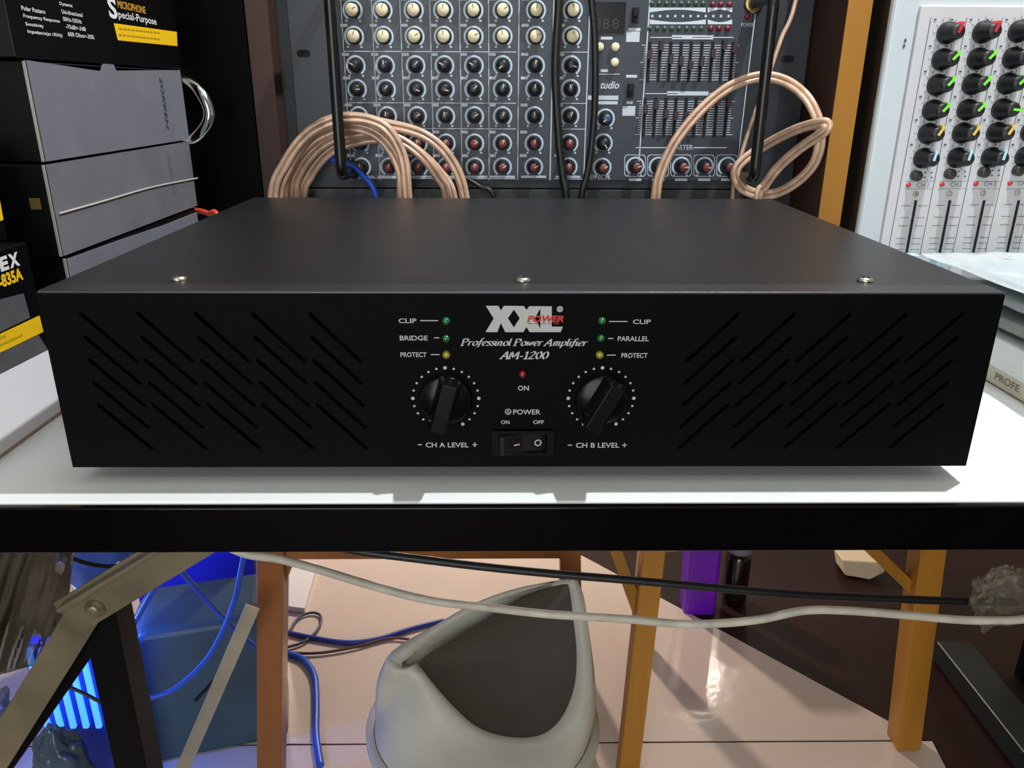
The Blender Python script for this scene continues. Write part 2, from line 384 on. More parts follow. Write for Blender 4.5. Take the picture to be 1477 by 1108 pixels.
# level knobs
kb = MB().lathe([(.0140, 0), (.0140, .0008), (.0134, .0012), (.0134, .0042), (.0124, .0052), (.004, .0053)], 48).mesh('level_knob', knob_black)
gm = MB()
prof = [(-.0062, .0045), (-.0048, .0150), (-.0036, .0168), (.0036, .0168), (.0048, .0150), (.0062, .0045)]
def grip_ring(z, k=1.0): return [Vector((x*k, -h, z)) for x, h in prof]
secs = [(-.0132, .93), (-.0127, 1), (.0127, 1), (.0132, .93)]; vs = []; fs = []
for z, k in secs: vs += grip_ring(z, k)
n_ = len(prof)
for i in range(len(secs)-1):
    for k in range(n_): fs.append((i*n_+k, i*n_+(k+1) % n_, (i+1)*n_+(k+1) % n_, (i+1)*n_+k))
fs += [tuple(range(n_)), tuple(reversed(range((len(secs)-1)*n_, len(secs)*n_)))]
gme = gm.add(vs, fs).mesh('grip', knob_black)
pm = MB(); pm.box(-.0004, .0004, -.01695, -.0168, .002, .0125); pme = pm.mesh('pointer_line', mat('pointer_grey', (70, 70, 70), .5))
dm = MB()
for k in range(21):
    a = math.radians(-150+15*k); r_ = .00095 if k in (0, 4, 10, 16, 20) else .00062
    c = Vector((.01715*math.sin(a), -.0003, .01685*math.cos(a)))
    dm.add([c+Vector((r_*math.cos(j*.6283), 0, r_*math.sin(j*.6283))) for j in range(10)], [tuple(range(10))])
dme = dm.mesh('dial_dots', print_white)
for x, ang, nm in ((-.0406, 15, 'CH A'), (.0404, 28, 'CH B')):
    kx = inst('level_knob', kb, amp, (x, 0, .7997), (0, math.radians(ang), 0))
    g = inst('grip', gme, kx, (0, 0, 0), local=True); b_ = g.modifiers.new('bevel', 'BEVEL'); b_.width = .0007; b_.segments = 3
    inst('dial_dots', dme, fp, (x, 0, .7997))
# leds
led = MB().lathe([(.0021, 0), (.0021, .0012), (.0019, .0022), (.0014, .0030), (.0007, .0034), (.0002, .0035)], 20)
leds = {}
for nm, c in (('green', (20, 92, 40)), ('yellow', (150, 140, 30)), ('red', (120, 18, 18))):
    leds[nm] = led.mesh(nm+'_led', mat(nm+'_led_plastic', c, .12, spec=.8, coat=.5))
for px, py, c in ((643.7, 462.2, 'green'), (643.9, 487.2, 'green'), (644.2, 510.9, 'yellow'), (867.7, 462.2, 'green'), (866, 487, 'green'), (864.6, 511, 'yellow'), (753.7, 538.5, 'red')):
    p = at(px, py, 0); o_ = inst('indicator_light', leds[c], amp, (p.x, 0, p.z)); o_['label'] = c+' indicator light'
# power switch
v, f = fill2d([rounded(.0330, .0143, .0006), rounded(.0256, .0108, .0004)], .0009)
swb = at(754.2, 638, 0)
sw = MB().add([Vector((p.x+swb.x, -.0012-p.z*1.0, p.y+swb.z+.0002)) for p in v], f).build('power_switch', knob_black, amp)
rk = MB(); zc = swb.z+.0002
prof = [(-.0124, -.0062), (-.0100, -.0066), (.0, -.0018), (.0100, -.0006), (.0124, .0006), (.0124, .012), (-.0124, .012)]
rk.prism([Vector((x+swb.x, y, zc-.0051)) for x, y in prof], (0, 0, .0102))
rko = rk.build('rocker', mat('rocker_plastic', (24, 22, 21), .35, spec=.3), sw, .0004)
m = MB()
vs = []
for i in range(25):
    a = 2*math.pi*i/24
    for r_ in (.0019, .0013):
        x = .0080+r_*math.cos(a); y = -.0018+(.0012)*(x/.0100)-.0004; vs.append(Vector((swb.x+x, y, zc+r_*math.sin(a))))
m.add(vs, [(2*i, 2*i+2, 2*i+3, 2*i+1) for i in range(24)])
def rkx(x): return -.0018-.0048*(-x/.0100)-.0003
m.add([Vector((swb.x+x, rkx(x), zc+z)) for x, z in ((-.0048, -.0004), (-.0018, -.0004), (-.0018, .0003), (-.0048, .0003))], [(0, 1, 2, 3)])
m.build('switch_marks', print_white, rko)

# ------------------------------------------------------------------ rack with mixer
YM = .45
wood_o = mat('ochre_plywood', (158, 106, 28), .6, var=.25, scale=14, aniso=(1, 1, .15), bump=.1, bscale=60)
wood_d = mat('dark_brown_stain', (58, 33, 22), .6, var=.3, scale=14, aniso=(1, 1, .15))
rack_blk = mat('rack_black', (22, 24, 26), .55, var=.2, scale=40)
rk_ = thing('equipment_rack', 'plywood equipment rack with ochre edge standing on the counter behind the amplifier', 'rack', (.04, .57, TZ))
RT = 1.22
for x0, x1, mm, yf in ((-.2500, -.2290, wood_d, .43), (.2915, .3130, wood_o, .375)):
    sp = MB().box(x0, x1, yf, .73, TZ, RT).build('side_panel', wood_d, rk_, .0008)
    MB().box(x0, x1, yf-.0015, yf-.0001, TZ, RT).build('edge_band', mm, sp)
MB().box(-.2289, .2914, .43, .73, RT-.018, RT).build('top_panel', wood_d, rk_)
MB().box(-.2289, .2914, .43, .73, TZ, TZ+.016).build('bottom_panel', wood_d, rk_)
MB().box(-.2289, .2914, .715, .73, TZ+.016, RT-.018).build('back_panel', wood_d, rk_)
for x0, x1 in ((-.2288, -.2175), (.2790, .2912)):
    MB().box(x0, x1, .4545, .470, TZ+.016, RT-.018).build('rack_rail', rack_blk, rk_)
bp = MB().box(-.216, .2785, .4505, .70, TZ+.017, .8545).build('blank_panel', mat('blank_panel_grey', (48, 52, 52), .45, var=.2, scale=30), rk_, .001)

mx = thing('powered_mixer', 'dark grey rack mixer with rows of knobs and two slider banks inside the plywood rack', 'mixer', (.04, .52, .8555))
pan_m = mat('mixer_slate_paint', (50, 56, 65), .45, var=.12, scale=80)
MB().box(-.2165, .2895, YM, YM+.004, .8555, RT-.03).build('faceplate', mat('mixer_ear_paint', (36, 41, 46), .5, var=.15, scale=60), mx, .0008)
MB().box(-.20, .275, YM+.005, .66, .8575, RT-.035).build('casing', rack_blk, mx)
x0 = at(506, 130, YM).x; x1 = at(1074, 130, YM).x
MB().box(x0, x1, YM-.0015, YM-.0001, .8640, RT-.034).build('control_panel', pan_m, mx, .0004)
YP = YM-.0016
pr = MB()
def pline(mb, a, b, w=1.2, Y=YP-.0002):
    A_ = at(*a, Y); B_ = at(*b, Y); d = (B_-A_).normalized(); n = Vector((-d.z, 0, d.x))*(w*.00066/2)
    mb.quad([A_-n, B_-n, B_+n, A_+n])
def prect(mb, a, b, Y=YP-.0002):
    A_ = at(*a, Y); B_ = at(*b, Y); mb.quad([A_, (B_.x, Y, A_.z), B_, (A_.x, Y, B_.z)])
cols = [(506+520)/2, 555.2, 599.3, 641, 683.5, 725, 772, 824]
rows = [-100, -62, -24, 14, 52, 94, 128, 167, 206, 240]
def mpx(c, y): # columns lean together down the picture
    return c+(718-c)*(y-90)/3600
divs = [497, 540, 580, 622, 664, 705, 748, 797, 803, 848]
for i, c in enumerate(divs):
    if c in (803,): continue
    pline(pr, (mpx(c, -125), -125), (mpx(c, 260), 260), 1.6 if c in (797, 848) else 1.2)
pline(pr, (mpx(933, -125), -125), (mpx(930, 255), 255), 1.8)
pline(pr, (1093, -10), (1061, 258), 1.4, YM-.0004)
for y in (75, 149, 186, 258):
    pline(pr, (mpx(497, y), y-1.0), (mpx(745, y), y), 1.1); pline(pr, (mpx(803, y), y), (mpx(848, y), y+.3), 1.1)
for c in cols:
    for y in rows:
        cx_ = mpx(c, y); prect(pr, (cx_-20, y-13.5), (cx_-10, y-17.5))
for c in cols: prect(pr, (mpx(c, 255)-18, 256.5), (mpx(c, 255)+18, 253.5))
text_y(pr, 'EFFECTS', 851, 880, 259, 252, YP-.0001)
text_y(pr, 'MASTER', 968, 999, 216, 209, YP-.0001)
text_y(pr, 'POWER', 1069, 1087, 38.5, 33, YP-.0001)
text_y(pr, 'tudio', 866, 893, 128, 117, YP-.0001, shear=.3, bold=.02)
prect(pr, (848, 144), (892, 138)); prect(pr, (853, 150.5), (891, 146)); pline(pr, (856, 107), (894, 107), 1.1)
pline(pr, (917, 213), (967, 213), 1.4); pline(pr, (1000, 213), (1048, 213), 1.4)
for i in range(5):   # frames round the master knobs
    cx_ = 916+i*33.2
    lp_ = [at(cx_+p[0], 239+p[1], YP-.0002) for p in rounded(31, 32, 5)]
    v_ = []; 
    for p in lp_: v_.append(p)
    c_ = at(cx_, 239, YP-.0002)
    pr.add(v_+[c_+(p-c_)*.94 for p in v_], [(k, (k+1) % len(v_), (k+1) % len(v_)+len(v_), k+len(v_)) for k in range(len(v_))])
    prect(pr, (cx_-9, 261), (cx_+9, 257.5))
for y0, y1, yy in ((11, 18, 1), (28, 35, -1)):   # level meter bands
    n_ = 14
    for xa, xb in ((937, 1018), (1021, 1056)):
        up = [at(xa+(xb-xa)*k/n_, y0 if yy > 0 else y0+(4.0*math.sin(math.pi*k/n_)), YP-.0002) for k in range(n_+1)]
        dn = [at(xa+(xb-xa)*k/n_, (y1-(4.0*math.sin(math.pi*k/n_))) if yy > 0 else y1, YP-.0002) for k in range(n_+1)]
        pr.add(up+dn, [(k, k+1, n_+2+k, n_+1+k) for k in range(n_)])
for k in range(11):
    c_ = (941+k*11, 23); prect(pr, (c_[0]-1.6, 25), (c_[0]+1.6, 21.5))
for ya, yb in ((60, 118), (141, 197)):
    off = 0 if ya == 60 else -7
    for k in range(15):
        y = ya+5+(yb-ya-8)*k/14
        pline(pr, (930+off-(4 if k % 7 == 0 else 0)-(y-ya)*.07, y), (1063+off+(4 if k % 7 == 0 else 0)-(y-ya)*.07, y+.4), .9)
    pline(pr, (938+off, ya-6), (1058+off, ya-6), 1.2); prect(pr, (969+off, ya-3.5), (1029+off, ya-9))
for px, py, w_, h_ in ((913, 53, 20, 15), (907, 160, 19, 14)): prect(pr, (px-w_/2, py+h_/2), (px+w_/2, py-h_/2))
for px, py, w_ in ((915, 42.5, 18), (911, 110, 16), (908, 148, 9), (875, 55, 17), (872, 102, 11)): prect(pr, (px-w_/2, py+2), (px+w_/2, py-2))
pr.build('panel_print', mat('panel_print_grey', (190, 198, 206), .6), mx)
# knobs
skirt = MB().lathe([(.0066, 0), (.0062, .0035), (.0052, .0045), (.0048, .0120), (.0042, .0130), (.0010, .0130)], 16)
capm = MB().lathe([(.0060, 0), (.0057, .0085), (.0052, .0096), (.0010, .0100)], 20)
ptr = MB().box(-.0005, .0005, -.01325, -.0126, .0008, .0047)
ptc = MB().box(-.0005, .0005, -.00455, -.0036, .0048, .0064)
K = {}
K['dark'] = (skirt.mesh('knob', mat('knob_charcoal', (24, 26, 30), .4)), None, ptr.mesh('pointer', mat('pointer_cream', (212, 190, 150), .5)))
K['cream'] = (MB().lathe([(.0070, 0), (.0066, .003), (.0058, .0040)], 20).mesh('knob', MATS['knob_charcoal']), capm.mesh('knob_cap', mat('cream_cap', (226, 214, 178), .45)), MB().box(-.0004, .0004, -.01015, -.0098, .0012, .0052).mesh('pointer', mat('pointer_tan', (150, 125, 85), .5)))
K['maroon'] = (skirt.mesh('knob', MATS['knob_charcoal']), MB().lathe([(.0044, .0128), (.0042, .0142), (.0012, .0144)], 16).mesh('knob_cap', mat('maroon_cap', (110, 50, 54), .45)), MB().box(-.0005, .0005, -.0149, -.0143, .0008, .0044).mesh('pointer', MATS['pointer_cream']))
K['blue'] = (skirt.mesh('knob', MATS['knob_charcoal']), MB().lathe([(.0044, .0128), (.0042, .0142), (.0012, .0144)], 16).mesh('knob_cap', mat('blue_cap', (52, 78, 110), .45)), K['maroon'][2])
arc = MB(); vs = []
for i in range(29):
    a = math.radians(-146+292*i/28)
    for r_ in (.0096, .0078): vs.append(Vector((r_*math.sin(a), -.0003, r_*math.cos(a))))
arc.add(vs, [(2*i, 2*i+2, 2*i+3, 2*i+1) for i in range(28)])
for s_ in (-1, 1):
    c_ = Vector((s_*.0066, -.0003, -.0092)); arc.add([c_+Vector((.0011*math.cos(j*.785), 0, .0011*math.sin(j*.785))) for j in range(8)], [tuple(range(8))])
arcm = arc.mesh('dial_scale', mat('dial_print', (186, 204, 216), .6))
def mknob(px, py, kind, ang):
    p = at(px, py, YP); o_ = inst('knob', K[kind][0], mx, (p.x, YP, p.z))
    inst('dial_scale', arcm, o_, (0, 0, 0), local=True)
    r_ = (0, math.radians(ang), 0)
    if K[kind][1]: inst('knob_cap', K[kind][1], o_, (0, 0, 0), r_, local=True)
    inst('pointer', K[kind][2], o_, (0, 0, 0), r_, local=True)
for r_, y in enumerate(rows):
    for c in cols:
        mknob(mpx(c, y), y+.8, 'dark' if r_ < 3 else 'cream' if r_ < 5 else 'dark' if r_ < 8 else 'maroon', random.choice((-130, -60, -20, 0, 10, 45, 90, 110) if r_ in (5, 6) else (0, 8, -8, 20, 60)))
mknob(873, 171, 'blue', -130); mknob(870, 206.5, 'dark', 150); mknob(868.5, 241.5, 'maroon', 60)
for i in range(5): mknob(916+i*33.2, 240, 'maroon', 70+8*i)
# sliders
slot_m = mat('slider_slot', (5, 5, 6), .8); fcap_m = mat('slider_cap', (52, 30, 34), .5)
capb = MB(); capb.box(-.0019, .0019, -.0075, 0, -.0042, .0042); capme = capb.mesh('slider_cap', fcap_m)
for xs, ya, yb, sh, ps in (([937.7, 953, 968, 982.9, 997.2, 1012.6, 1028, 1043.2, 1057.3], 60, 118, 4.2, [292, 245, 318, 325, 348, 330, 285, 240, 258]),
                           ([931.4, 946.3, 961.2, 975.6, 990.2, 1004.5, 1019.4, 1034.3, 1049.2], 141, 197.5, 4.5, [580, 558, 605, 615, 622, 612, 568, 540, 545])):
    for x, pz in zip(xs, ps):
        a = at(x-sh/2, (ya+yb)/2, YP); t0 = at(x, ya, YP).z; t1 = at(x, yb, YP).z
        so = MB().box(a.x-.0017, a.x+.0017, YP-.0006, YP, t1, t0).build('slider_slot', slot_m, mx)
        inst('slider_cap', capme, so, (a.x, YP-.0006, at(x, pz/3.694, YP).z))
# display, buttons, switches, leds
d_ = MB(); a = at(858, 48, YP); b = at(903, 3, YP); d_.box(a.x, b.x, YP-.001, YP, a.z, b.z); disp = d_.build('display', mat('display_glass', (10, 9, 11), .2), mx)
m = MB()
for px in (862, 874, 888):
    for dx, dy, w_, h_ in ((0, -6, 6, 1.4), (0, 0, 6, 1.4), (0, 6, 6, 1.4), (-3.3, -3, 1.4, 5), (3.3, -3, 1.4, 5), (-3.3, 3, 1.4, 5), (3.3, 3, 1.4, 5)):
        prect(m, (px+dx-w_/2, 34+dy+h_/2), (px+dx+w_/2, 34+dy-h_/2), YP-.0012)
m.build('display_digits', mat('unlit_segments', (62, 60, 55), .5), disp)
btn = MB().lathe([(.0040, 0), (.0040, .004), (.0034, .0050), (.001, .0051)], 18).mesh('push_button', MATS['cream_cap'])
for px, py in ((864.5, 68), (887, 68), (886, 90)):
    p = at(px, py, YP); inst('push_button', btn, mx, (p.x, YP, p.z))
swm = MB().box(-.0032, .0032, -.003, 0, -.0066, .0066).box(-.0020, .0020, -.006, -.003, -.001, .0055).mesh('slide_switch', slot_m)
for px, py in ((916, 22), (909, 131)):
    p = at(px, py, YP); inst('slide_switch', swm, mx, (p.x, YP, p.z))
rled = MB().lathe([(.0028, 0), (.0026, .0012), (.0012, .0024), (.0002, .0026)], 14).mesh('meter_light', mat('red_led_dim', (120, 30, 42), .35))
gled = MB().lathe([(.0024, 0), (.0022, .0008), (.0002, .0014)], 12).mesh('meter_light', mat('green_led_dim', (52, 82, 60), .4))
for x in (1028, 1039.5, 1052):
    for y in (6.5, 41): p = at(x-(y-6.5)*.08, y, YP); inst('meter_light', rled, mx, (p.x, YP, p.z))
p = at(1077.5, 24, YP); inst('meter_light', rled, mx, (p.x, YP, p.z))
for k in range(8):
    for y in (5, 41): p = at(940+k*10.6-(y-5)*.08, y, YP); inst('meter_light', gled, mx, (p.x, YP, p.z))
# ear slots and rack handles
for px, py in ((438, 77), (1136, 85)):
    p = at(px, py, YM); MB().prism([Vector((p.x+a_, YM-.0006, p.z+b_)) for a_, b_ in rounded(.013, .0065, .003)], (0, .0005, 0)).build('ear_slot', void_black, mx)
hb = mat('handle_black', (9, 9, 10), .3)
for (pa, pb) in (((473, -45), (492, 247)), ((1117, 2), (1087, 252))):
    A_ = at(*pa, .388); B_ = at(*pb, .388); xm = (A_.x+B_.x)/2; A_.x = B_.x = xm
    h_ = MB().tube(smooth([(xm, YM, A_.z+.004), (xm, .402, A_.z+.004), (xm, .389, A_.z), (xm, .388, A_.z-.02), (xm, .388, (A_.z+B_.z)/2), (xm, .388, B_.z+.02), (xm, .389, B_.z), (xm, .402, B_.z-.004), (xm, YM, B_.z-.004)], 5), .0053, 12).build('handle', hb, mx)
    for z in (A_.z+.004, B_.z-.004):
        Mh = Matrix.Translation((xm, YM-.0001, z)); MB().lathe([(.0095, 0), (.0095, .002), (.0075, .0035), (.0055, .0035)], 18, Mh).build('handle_collar', hb if z < .95 else mat('brass_collar', (150, 130, 90), .3, 1), h_)

# ------------------------------------------------------------------ cables behind the amplifier
copper = mat('clear_copper_flex', (206, 170, 144), .3, .15, var=.30, scale=70, coat=.4)
blackc = mat('black_cable', (12, 12, 13), .45)
bluec = mat('blue_cable', (34, 82, 200), .4)
def cable(name, label, P, r, m, twin=False, k=8, group=None, cat='cable'):
    mb = MB(); pts = smooth(P, k)
    if twin:
        mb.tube(pts, r, 8, off=r*.92); mb.tube(pts, r, 8, off=-r*.92)
    else: mb.tube(pts, r, 10)
    o_ = mb.build(name, m); return tag(o_, label, cat, group)
def px_path(P, Y0, Y1=None):
    Y1 = Y0 if Y1 is None else Y1; n = len(P)-1; return [at(p[0], p[1], Y0+(Y1-Y0)*i/n) for i, p in enumerate(P)]
def on_table(pts):  # tails that drop to the counter behind the amplifier
    a, b = pts[0], pts[-1]
    return [Vector((a.x-.004, a.y+.004, TZ+.006))] + pts + [Vector((b.x+.004, b.y+.004, TZ+.006))]
co = thing('speaker_cable_coil', 'coil of clear copper speaker cable arching behind the amplifier on the left', 'cable', (-.13, .40, TZ))
for P, y0 in (([(393, 290), (410, 238), (445, 192), (490, 172), (530, 172), (562, 190), (582, 230), (588, 290)], .404),
              ([(409, 290), (418, 242), (450, 203), (495, 184), (535, 190), (562, 214), (578, 250), (580, 290)], .416),
              ([(424, 290), (432, 248), (462, 211), (502, 194), (550, 192), (600, 217), (634, 257), (646, 290)], .422),
              ([(436, 290), (447, 254), (472, 222), (506, 206), (548, 200), (592, 212), (632, 247), (654, 290)], .428),
              ([(401, 290), (421, 232), (457, 184), (502, 169), (552, 178), (610, 194), (650, 230), (671, 290)], .410)):
    mb = MB(); pts = smooth(on_table(px_path(P, y0)), 8); mb.tube(pts, .0027, 8, off=.0024); mb.tube(pts, .0027, 8, off=-.0024)
    mb.build('winding', copper, co)
P = [(945, 291), (951, 255), (972, 208), (1008, 162), (1050, 127), (1094, 111), (1130, 116), (1160, 137), (1178, 168), (1183, 200), (1175, 234), (1150, 262), (1118, 279), (1088, 279), (1068, 268), (1061, 250), (1072, 232), (1105, 209), (1146, 188), (1180, 178), (1193, 180), (1186, 192), (1155, 213), (1124, 240), (1103, 268), (1093, 291)]
pp = [at(x, y, .424-.052*max(0, min(1, (x-1118)/72))-(.010 if i > 13 else 0)+(.008 if i > 13 and x < 1110 else 0)) for i, (x, y) in enumerate(P)]
cable('speaker_cable_loop', 'clear copper speaker cable looping behind the right end of the amplifier', on_table(pp), .0027, copper, True)
pp = [Vector((.275, .60, RT+.004)), Vector((.272, .425, RT+.006))]+px_path([(1152, -20), (1126, 58), (1102, 128), (1078, 195), (1060, 258), (1056, 291)], .44, .437)
cable('thin_copper_wire', 'thin copper wire hanging past the right rack handle', pp+[Vector((pp[-1].x, pp[-1].y, TZ+.003))], .0022, copper)
pp = [Vector((.035, .60, RT+.006)), Vector((.034, .44, RT+.008))]+px_path([(803, -60), (806, 0), (801, 100), (806, 200), (812, 255), (817, 291)], .428, .415)
cable('hanging_cable', 'thick black cord hanging in front of the mixer, left of the display', pp+[Vector((pp[-1].x+.004, pp[-1].y, TZ+.005))], .0040, blackc)
pp = [Vector((.072, .60, RT+.006)), Vector((.070, .44, RT+.008))]+px_path([(848, -60), (853, 0), (858, 60), (858, 150), (852, 220), (846, 255), (838, 291)], .425, .415)
cable('hanging_cable', 'black cord with grey end hanging beside the mixer display', pp+[Vector((pp[-1].x-.004, pp[-1].y, TZ+.005))], .0034, blackc)
pp = px_path([(470, 228), (500, 236), (522, 252), (545, 291)], .436, .42)
cable('blue_network_cable', 'short blue cable dropping behind the copper coil', pp+[Vector((pp[-1].x+.006, pp[-1].y, TZ+.005))], .0030, bluec)
pp = px_path([(668, 255), (690, 268), (714, 291)], .432, .425)
cable('thin_black_wire', 'thin black wire slanting down in front of the mixer foot', pp+[Vector((pp[-1].x+.006, pp[-1].y, TZ+.004))], .0022, blackc)
pp = px_path([(262, 303), (285, 304), (300, 308), (316, 318)], .392, .375)
cable('red_wire', 'short red wire curling beside the bottom grey box', [Vector((pp[0].x-.02, pp[0].y+.01, TZ+.08))]+pp+[Vector((pp[-1].x+.004, pp[-1].y, TZ+.004))], .0026, mat('red_wire', (206, 70, 50), .4))

# ------------------------------------------------------------------ boxes on the left
BX = -.300
grey_c = mat('grey_carton', (114, 115, 124), .75, var=.10, scale=25, bump=.15, bscale=300)
grey_wrap = mat('grey_carton_wrapped', (116, 116, 122), .4, var=.16, scale=18, bump=.35, bscale=60)
dark_c = mat('black_carton', (9, 9, 10), .55, var=.2, scale=20, spec=.15)
flap_m = mat('dark_green_flap', (48, 54, 54), .6)
pale_edge = mat('paper_edge', (168, 164, 158), .8)
yel = mat('yellow_print', (246, 196, 14), .55); ink = mat('dark_ink', (52, 48, 52), .6); inkw = mat('white_ink', (226, 226, 226), .55); gold = mat('gold_ink', (206, 150, 40), .55)
zt = [.9665, .9055, .8455, .7855, .7501]
def carton(name, label, z0, z1, y0, y1, sleeve_poly=None, m=grey_c, bx=BX):
    c = thing(name, label, 'box', (bx-.08, (y0+y1)/2, z0), 'grey cartons stacked left of the amplifier')
    MB().box(bx-.165, bx-.0016, y0, y1, z0+.0006, z1-.0006).build('box_body', dark_c, c, .001)
    if sleeve_poly is None: sleeve_poly = [(y0+.001, z0+.001), (y1-.001, z0+.001), (y1-.001, z1-.001), (y0+.001, z1-.001)]
    sl = MB().prism([Vector((bx-.0014, y, z)) for y, z in sleeve_poly], (.0014, 0, 0)).build('sleeve', m, c)
    MB().box(bx-.0016, bx-.0002, y0-.0012, y0-.0002, z0+.001, z1-.001).build('sleeve_edge', pale_edge, c)
    return c, sl
yz = lambda px, py: (lambda p: (p.y, p.z))(atx(px, py, BX))
c1, s1 = carton('grey_carton', 'grey carton with vertical dark lettering and notched top flap, directly under the black printed box', zt[1], zt[0], .137, .383,
      [(.138, zt[1]+.001), (.382, zt[1]+.001), (.382, zt[0]-.0006), yz(168, 102), yz(164, 93), yz(150, 92), yz(147, 103), (.138, zt[0]-.0005)])
MB().box(BX-.003, BX-.0016, .15, .37, zt[0]-.016, zt[0]-.0012).build('inner_flap', flap_m, c1)
m = MB(); a = atx(232, 112, BX); b = atx(238, 187, BX)
text(m, 'SOKKEN', Vector((BX, a.y-.004, a.z)), -EZ, EY, a.z-b.z, .0062, shear=.2, bold=.02); m.build('box_lettering', ink, s1)
c2, s2 = carton('grey_carton', 'plastic-wrapped grey carton with a pale taped seam across its side', zt[2], zt[1], .136, .381, m=grey_wrap)
m = MB(); pts = smooth([atx(86, 308, BX+.0006), atx(150, 290, BX+.0006), atx(220, 270, BX+.0006), atx(285, 257, BX+.0006)], 6)
m.tube(pts, .0007, 6); m.build('tape_seam', mat('tape_edge', (196, 190, 182), .3), s2)
m = MB(); a = atx(243, 222, BX); text(m, 'SOKKEN', Vector((BX, a.y-.004, a.z)), -EZ, EY, .034, .0058, shear=.2); m.build('box_lettering', mat('faint_ink', (96, 94, 100), .6), s2)
c3, s3 = carton('grey_carton', 'lower grey carton partly hidden behind the amplifier lid edge', zt[3], zt[2], .139, .378, [(.140, zt[3]+.001), (.377, zt[3]+.001), (.377, zt[2]-.005), (.30, zt[2]-.005), (.22, zt[2]-.003), (.140, zt[2]-.002)])
c4, s4 = carton('grey_carton', 'flat bottom grey carton standing on the counter beneath the stack', zt[4], zt[3], .139, .38)
m = MB(); a = at(42, 286, .1345); b = at(60, 302, .1345); m.box(a.x, b.x, .1340, .1347, b.z, a.z); m.build('end_label', mat('olive_label', (112, 92, 26), .6), c2)
# printed black microphone box on top
mb_ = thing('microphone_box', 'black printed microphone box with yellow stripe lying on top of the grey cartons', 'box', (BX-.08, .26, zt[0]))
MB().box(BX-.17, BX, .128, .386, zt[0]+.0006, 1.075).build('box_body', mat('gloss_black_carton', (8, 7, 9), .4, spec=.2), mb_, .0008)
XB = BX+.0003
m = MB()
for s, a, yb, b, h in (('Polar Pattern', 31, 14.5, 64, 6.3), ('Frequency Response', 34, 26.5, 85, 6.6), ('Sensitivity', 37, 38, 62.5, 6.3), ('Impedance(at 1KHz)', 40, 49, 89, 6.6),
                       ('Dynamic', 86, 8.5, 104, 6), ('Uni-directional', 89, 19.5, 118, 6), ('50Hz-15KHz', 91, 30, 117, 6), ('-75dB+-3dB', 95, 41, 123, 6), ('600 Ohm+-30%', 98, 52, 135, 6.3)):
    text_x(m, s, a, yb, b, h, XB, bold=.01)
m.build('specification_lettering', inkw, mb_)
m = MB(); text_x(m, 'S', 158, 26, 170, 30, XB, bold=.03); m.build('initial_letter', inkw, mb_)
m = MB(); text_x(m, 'pecial-Purpose', 171.5, 29, 225, 14, XB, bold=.01); m.build('white_lettering', inkw, mb_)
m = MB(); text_x(m, 'MICROPHONE', 170, 11.5, 209, 11, XB, bold=.02); m.build('gold_lettering', gold, mb_)
ys = MB().quad([atx(p[0], p[1], XB) for p in ((170, 58), (256, 66.5), (255, 46), (164, 33.5))]).build('yellow_stripe', yel, mb_)
m = MB()
for y in (42, 51):
    a = atx(172, y, XB+.0003); b = atx(232, y+6.5, XB+.0003); c = atx(172, y-2.6, XB+.0003); h = (c.z-a.z)
    for k in range(11):
        u_ = a.lerp(b, k/11); w_ = a.lerp(b, (k+.72)/11); m.quad([u_, w_, w_+EZ*h, u_+EZ*h])
m.build('stripe_print', mat('stripe_ink', (196, 158, 24), .6), ys)
# front box with big lettering
fb = thing('microphone_box', 'black, grey, yellow and white printed carton beside the left end of the amplifier', 'box', (-.38, .02, TZ))
FX = -.3005; FY = .100
MB().box(FX-.13, FX, -.016, FY, TZ+.0005, .8625).build('box_body', mat('gloss_black_carton', (8, 7, 9), .4, spec=.2), fb, .0008)
XF = FX+.0003
q = lambda *P: [atx(p[0], p[1], XF) for p in P]
def ext(a, b, Y):  # run a printed edge on to the given depth
    t_ = (Y-a.y)/(b.y-a.y); return a+(b-a)*t_
P0, P1 = q((0, 540), (69, 505)); Q0, Q1 = q((0, 481.7), (57, 455)); R0, R1 = q((0, 509), (62.6, 478.8)); G0, G1 = q((0, 432), (34, 423))
w0 = ext(P0, P1, -.0145); w1 = ext(P0, P1, FY-.0004)
MB().quad([Vector((XF, -.0145, TZ+.0022)), Vector((XF, FY-.0004, TZ+.0022)), w1, w0]).build('white_panel', mat('white_carton', (244, 240, 244), .6), fb)
MB().quad([Vector((XF, -.0145, TZ+.0006)), Vector((XF, FY-.0004, TZ+.0006)), Vector((XF, FY-.0004, TZ+.0020)), Vector((XF, -.0145, TZ+.0020))]).build('bare_edge', mat('kraft_edge', (206, 164, 128), .7), fb)
gm_ = mat('grey_print_panel', (86, 86, 88), .6, var=.15, scale=60)
MB().quad([w0+EZ*.0002, w1+EZ*.0002+EY*-.001, ext(R0, R1, .092)+EZ*-.0002, ext(R0, R1, -.0145)+EZ*-.0002]).build('grey_panel', gm_, fb)
MB().quad([ext(Q0, Q1, -.0145)+EZ*.0002, q((44, 459))[0]+EZ*.0004, G1, ext(G0, G1, -.0145)]).build('grey_panel', gm_, fb)
ys = MB().quad([ext(R0, R1, -.0145), R1, Q1, ext(Q0, Q1, -.0145)]).build('yellow_stripe', yel, fb)
m = MB()
for py, p1 in ((489, 10), (499, 34)):
    a = atx(0, py, XF+.0003); b = atx(p1, py-p1*.45, XF+.0003); n_ = max(2, int(p1/4))
    for k in range(n_):
        u_ = a.lerp(b, k/n_); w_ = a.lerp(b, (k+.7)/n_); m.quad([u_, w_, w_+EZ*.0011, u_+EZ*.0011])
m.build('stripe_print', MATS['stripe_ink'], ys)
